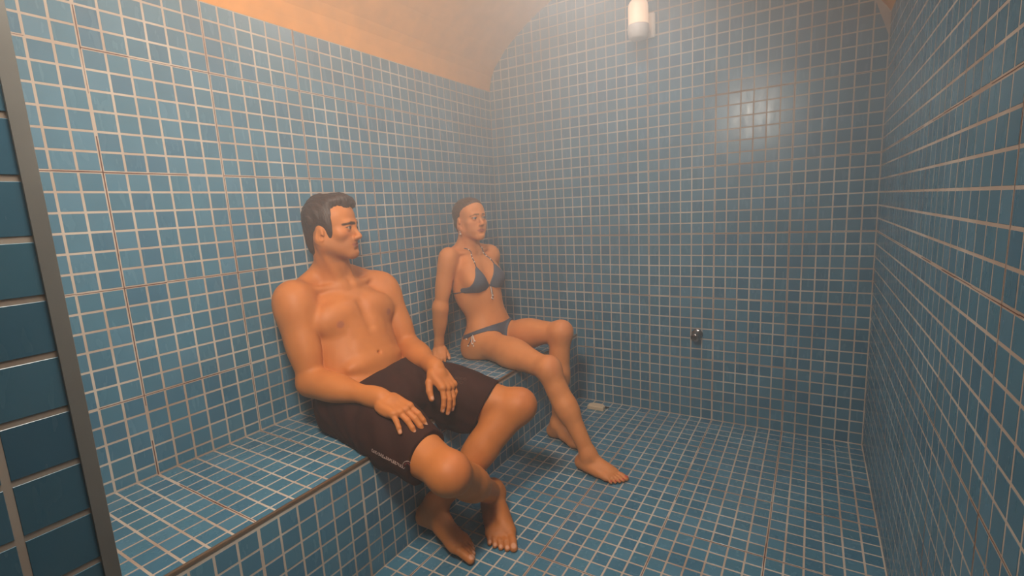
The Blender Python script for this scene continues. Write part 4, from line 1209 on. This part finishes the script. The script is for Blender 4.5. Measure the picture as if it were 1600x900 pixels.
    def tassels(o_, dirs, tail, name):
        kn = tube_obj(name, [o_ + V3(0, 0, 0.004), o_, o_ - V3(0, 0, 0.006)], 0.0050, MAT_BIKINI, root, base, seg=8)
        for i, d in enumerate(dirs):
            pts = [o_ + V3(*d) * t + V3(0.006 * math.sin(3 * t + i), 0, 0) * t for t in np.linspace(0, 1, 6)]
            tl = tube_obj('tassel', pts, 0.0022, MAT_BIKINI if i % 2 else MAT_BEAD, kn, base)
            bm = bmesh.new(); bmesh.ops.create_icosphere(bm, subdivisions=2, radius=0.0042)
            b_ = bm_obj('bead', bm, MAT_BEAD, kn, True); b_.location = tuple(pts[-1] - base)
    ct_ = onto(body, [Ch.p(0, 0.10, -0.146)], 0.006)[0]
    tassels(ct_, [(0.010, -0.010, -0.060), (0.012, 0.002, -0.066), (0.010, 0.010, -0.052), (0.012, -0.004, -0.048)], 0.06, 'front_tie')
    for sx in (-1, 1):
        sd = onto(body, [Pe.p(sx * 0.150, 0.012, 0.062)], 0.005)[0]
        tassels(sd, [(0.012, sx * 0.010, -0.050), (-0.012, sx * 0.014, -0.052), (0.028, sx * 0.012, -0.026), (-0.024, sx * 0.010, -0.022), (0.004, sx * 0.014, -0.040)], 0.05, 'side_tie')
    return dict(root=root, body=body, H=H)
WOMAN = build_woman()

# ------------------------------------------------------------------ steam filling the room: it rises and gathers under the vault
mt = bpy.data.materials.new('steam'); mt.use_nodes = True
nt = mt.node_tree; nt.nodes.clear()
outn = nt.nodes.new('ShaderNodeOutputMaterial'); vsn = nt.nodes.new('ShaderNodeVolumeScatter')
vsn.inputs['Color'].default_value = (1.0, 1.0, 1.0, 1)
vsn.inputs['Anisotropy'].default_value = 0.30
geo = nt.nodes.new('ShaderNodeNewGeometry'); sx = nt.nodes.new('ShaderNodeSeparateXYZ'); mr = nt.nodes.new('ShaderNodeMapRange')
mr.interpolation_type = 'SMOOTHSTEP'
mr.inputs['From Min'].default_value = 0.45; mr.inputs['From Max'].default_value = 1.8
mr.inputs['To Min'].default_value = 0.075; mr.inputs['To Max'].default_value = 0.38
nt.links.new(geo.outputs['Position'], sx.inputs[0]); nt.links.new(sx.outputs['Z'], mr.inputs['Value'])
my = nt.nodes.new('ShaderNodeMapRange'); my.interpolation_type = 'SMOOTHSTEP'      # thickest by the steam outlet at the end wall
my.inputs['From Min'].default_value = -2.1; my.inputs['From Max'].default_value = -0.5
my.inputs['To Min'].default_value = 0.50; my.inputs['To Max'].default_value = 1.0
nt.links.new(sx.outputs['Y'], my.inputs['Value'])
mu = nt.nodes.new('ShaderNodeMath'); mu.operation = 'MULTIPLY'
nt.links.new(mr.outputs[0], mu.inputs[0]); nt.links.new(my.outputs[0], mu.inputs[1])
nt.links.new(mu.outputs[0], vsn.inputs['Density'])
nt.links.new(vsn.outputs[0], outn.inputs['Volume'])
steam = box_mesh('steam', (0.003, BACKY + 0.003, 0.004), (W - 0.003, -0.003, 43.2 * P), mt)
steam['kind'] = 'stuff'; tag(steam, 'warm white steam haze filling the tiled room', 'steam')
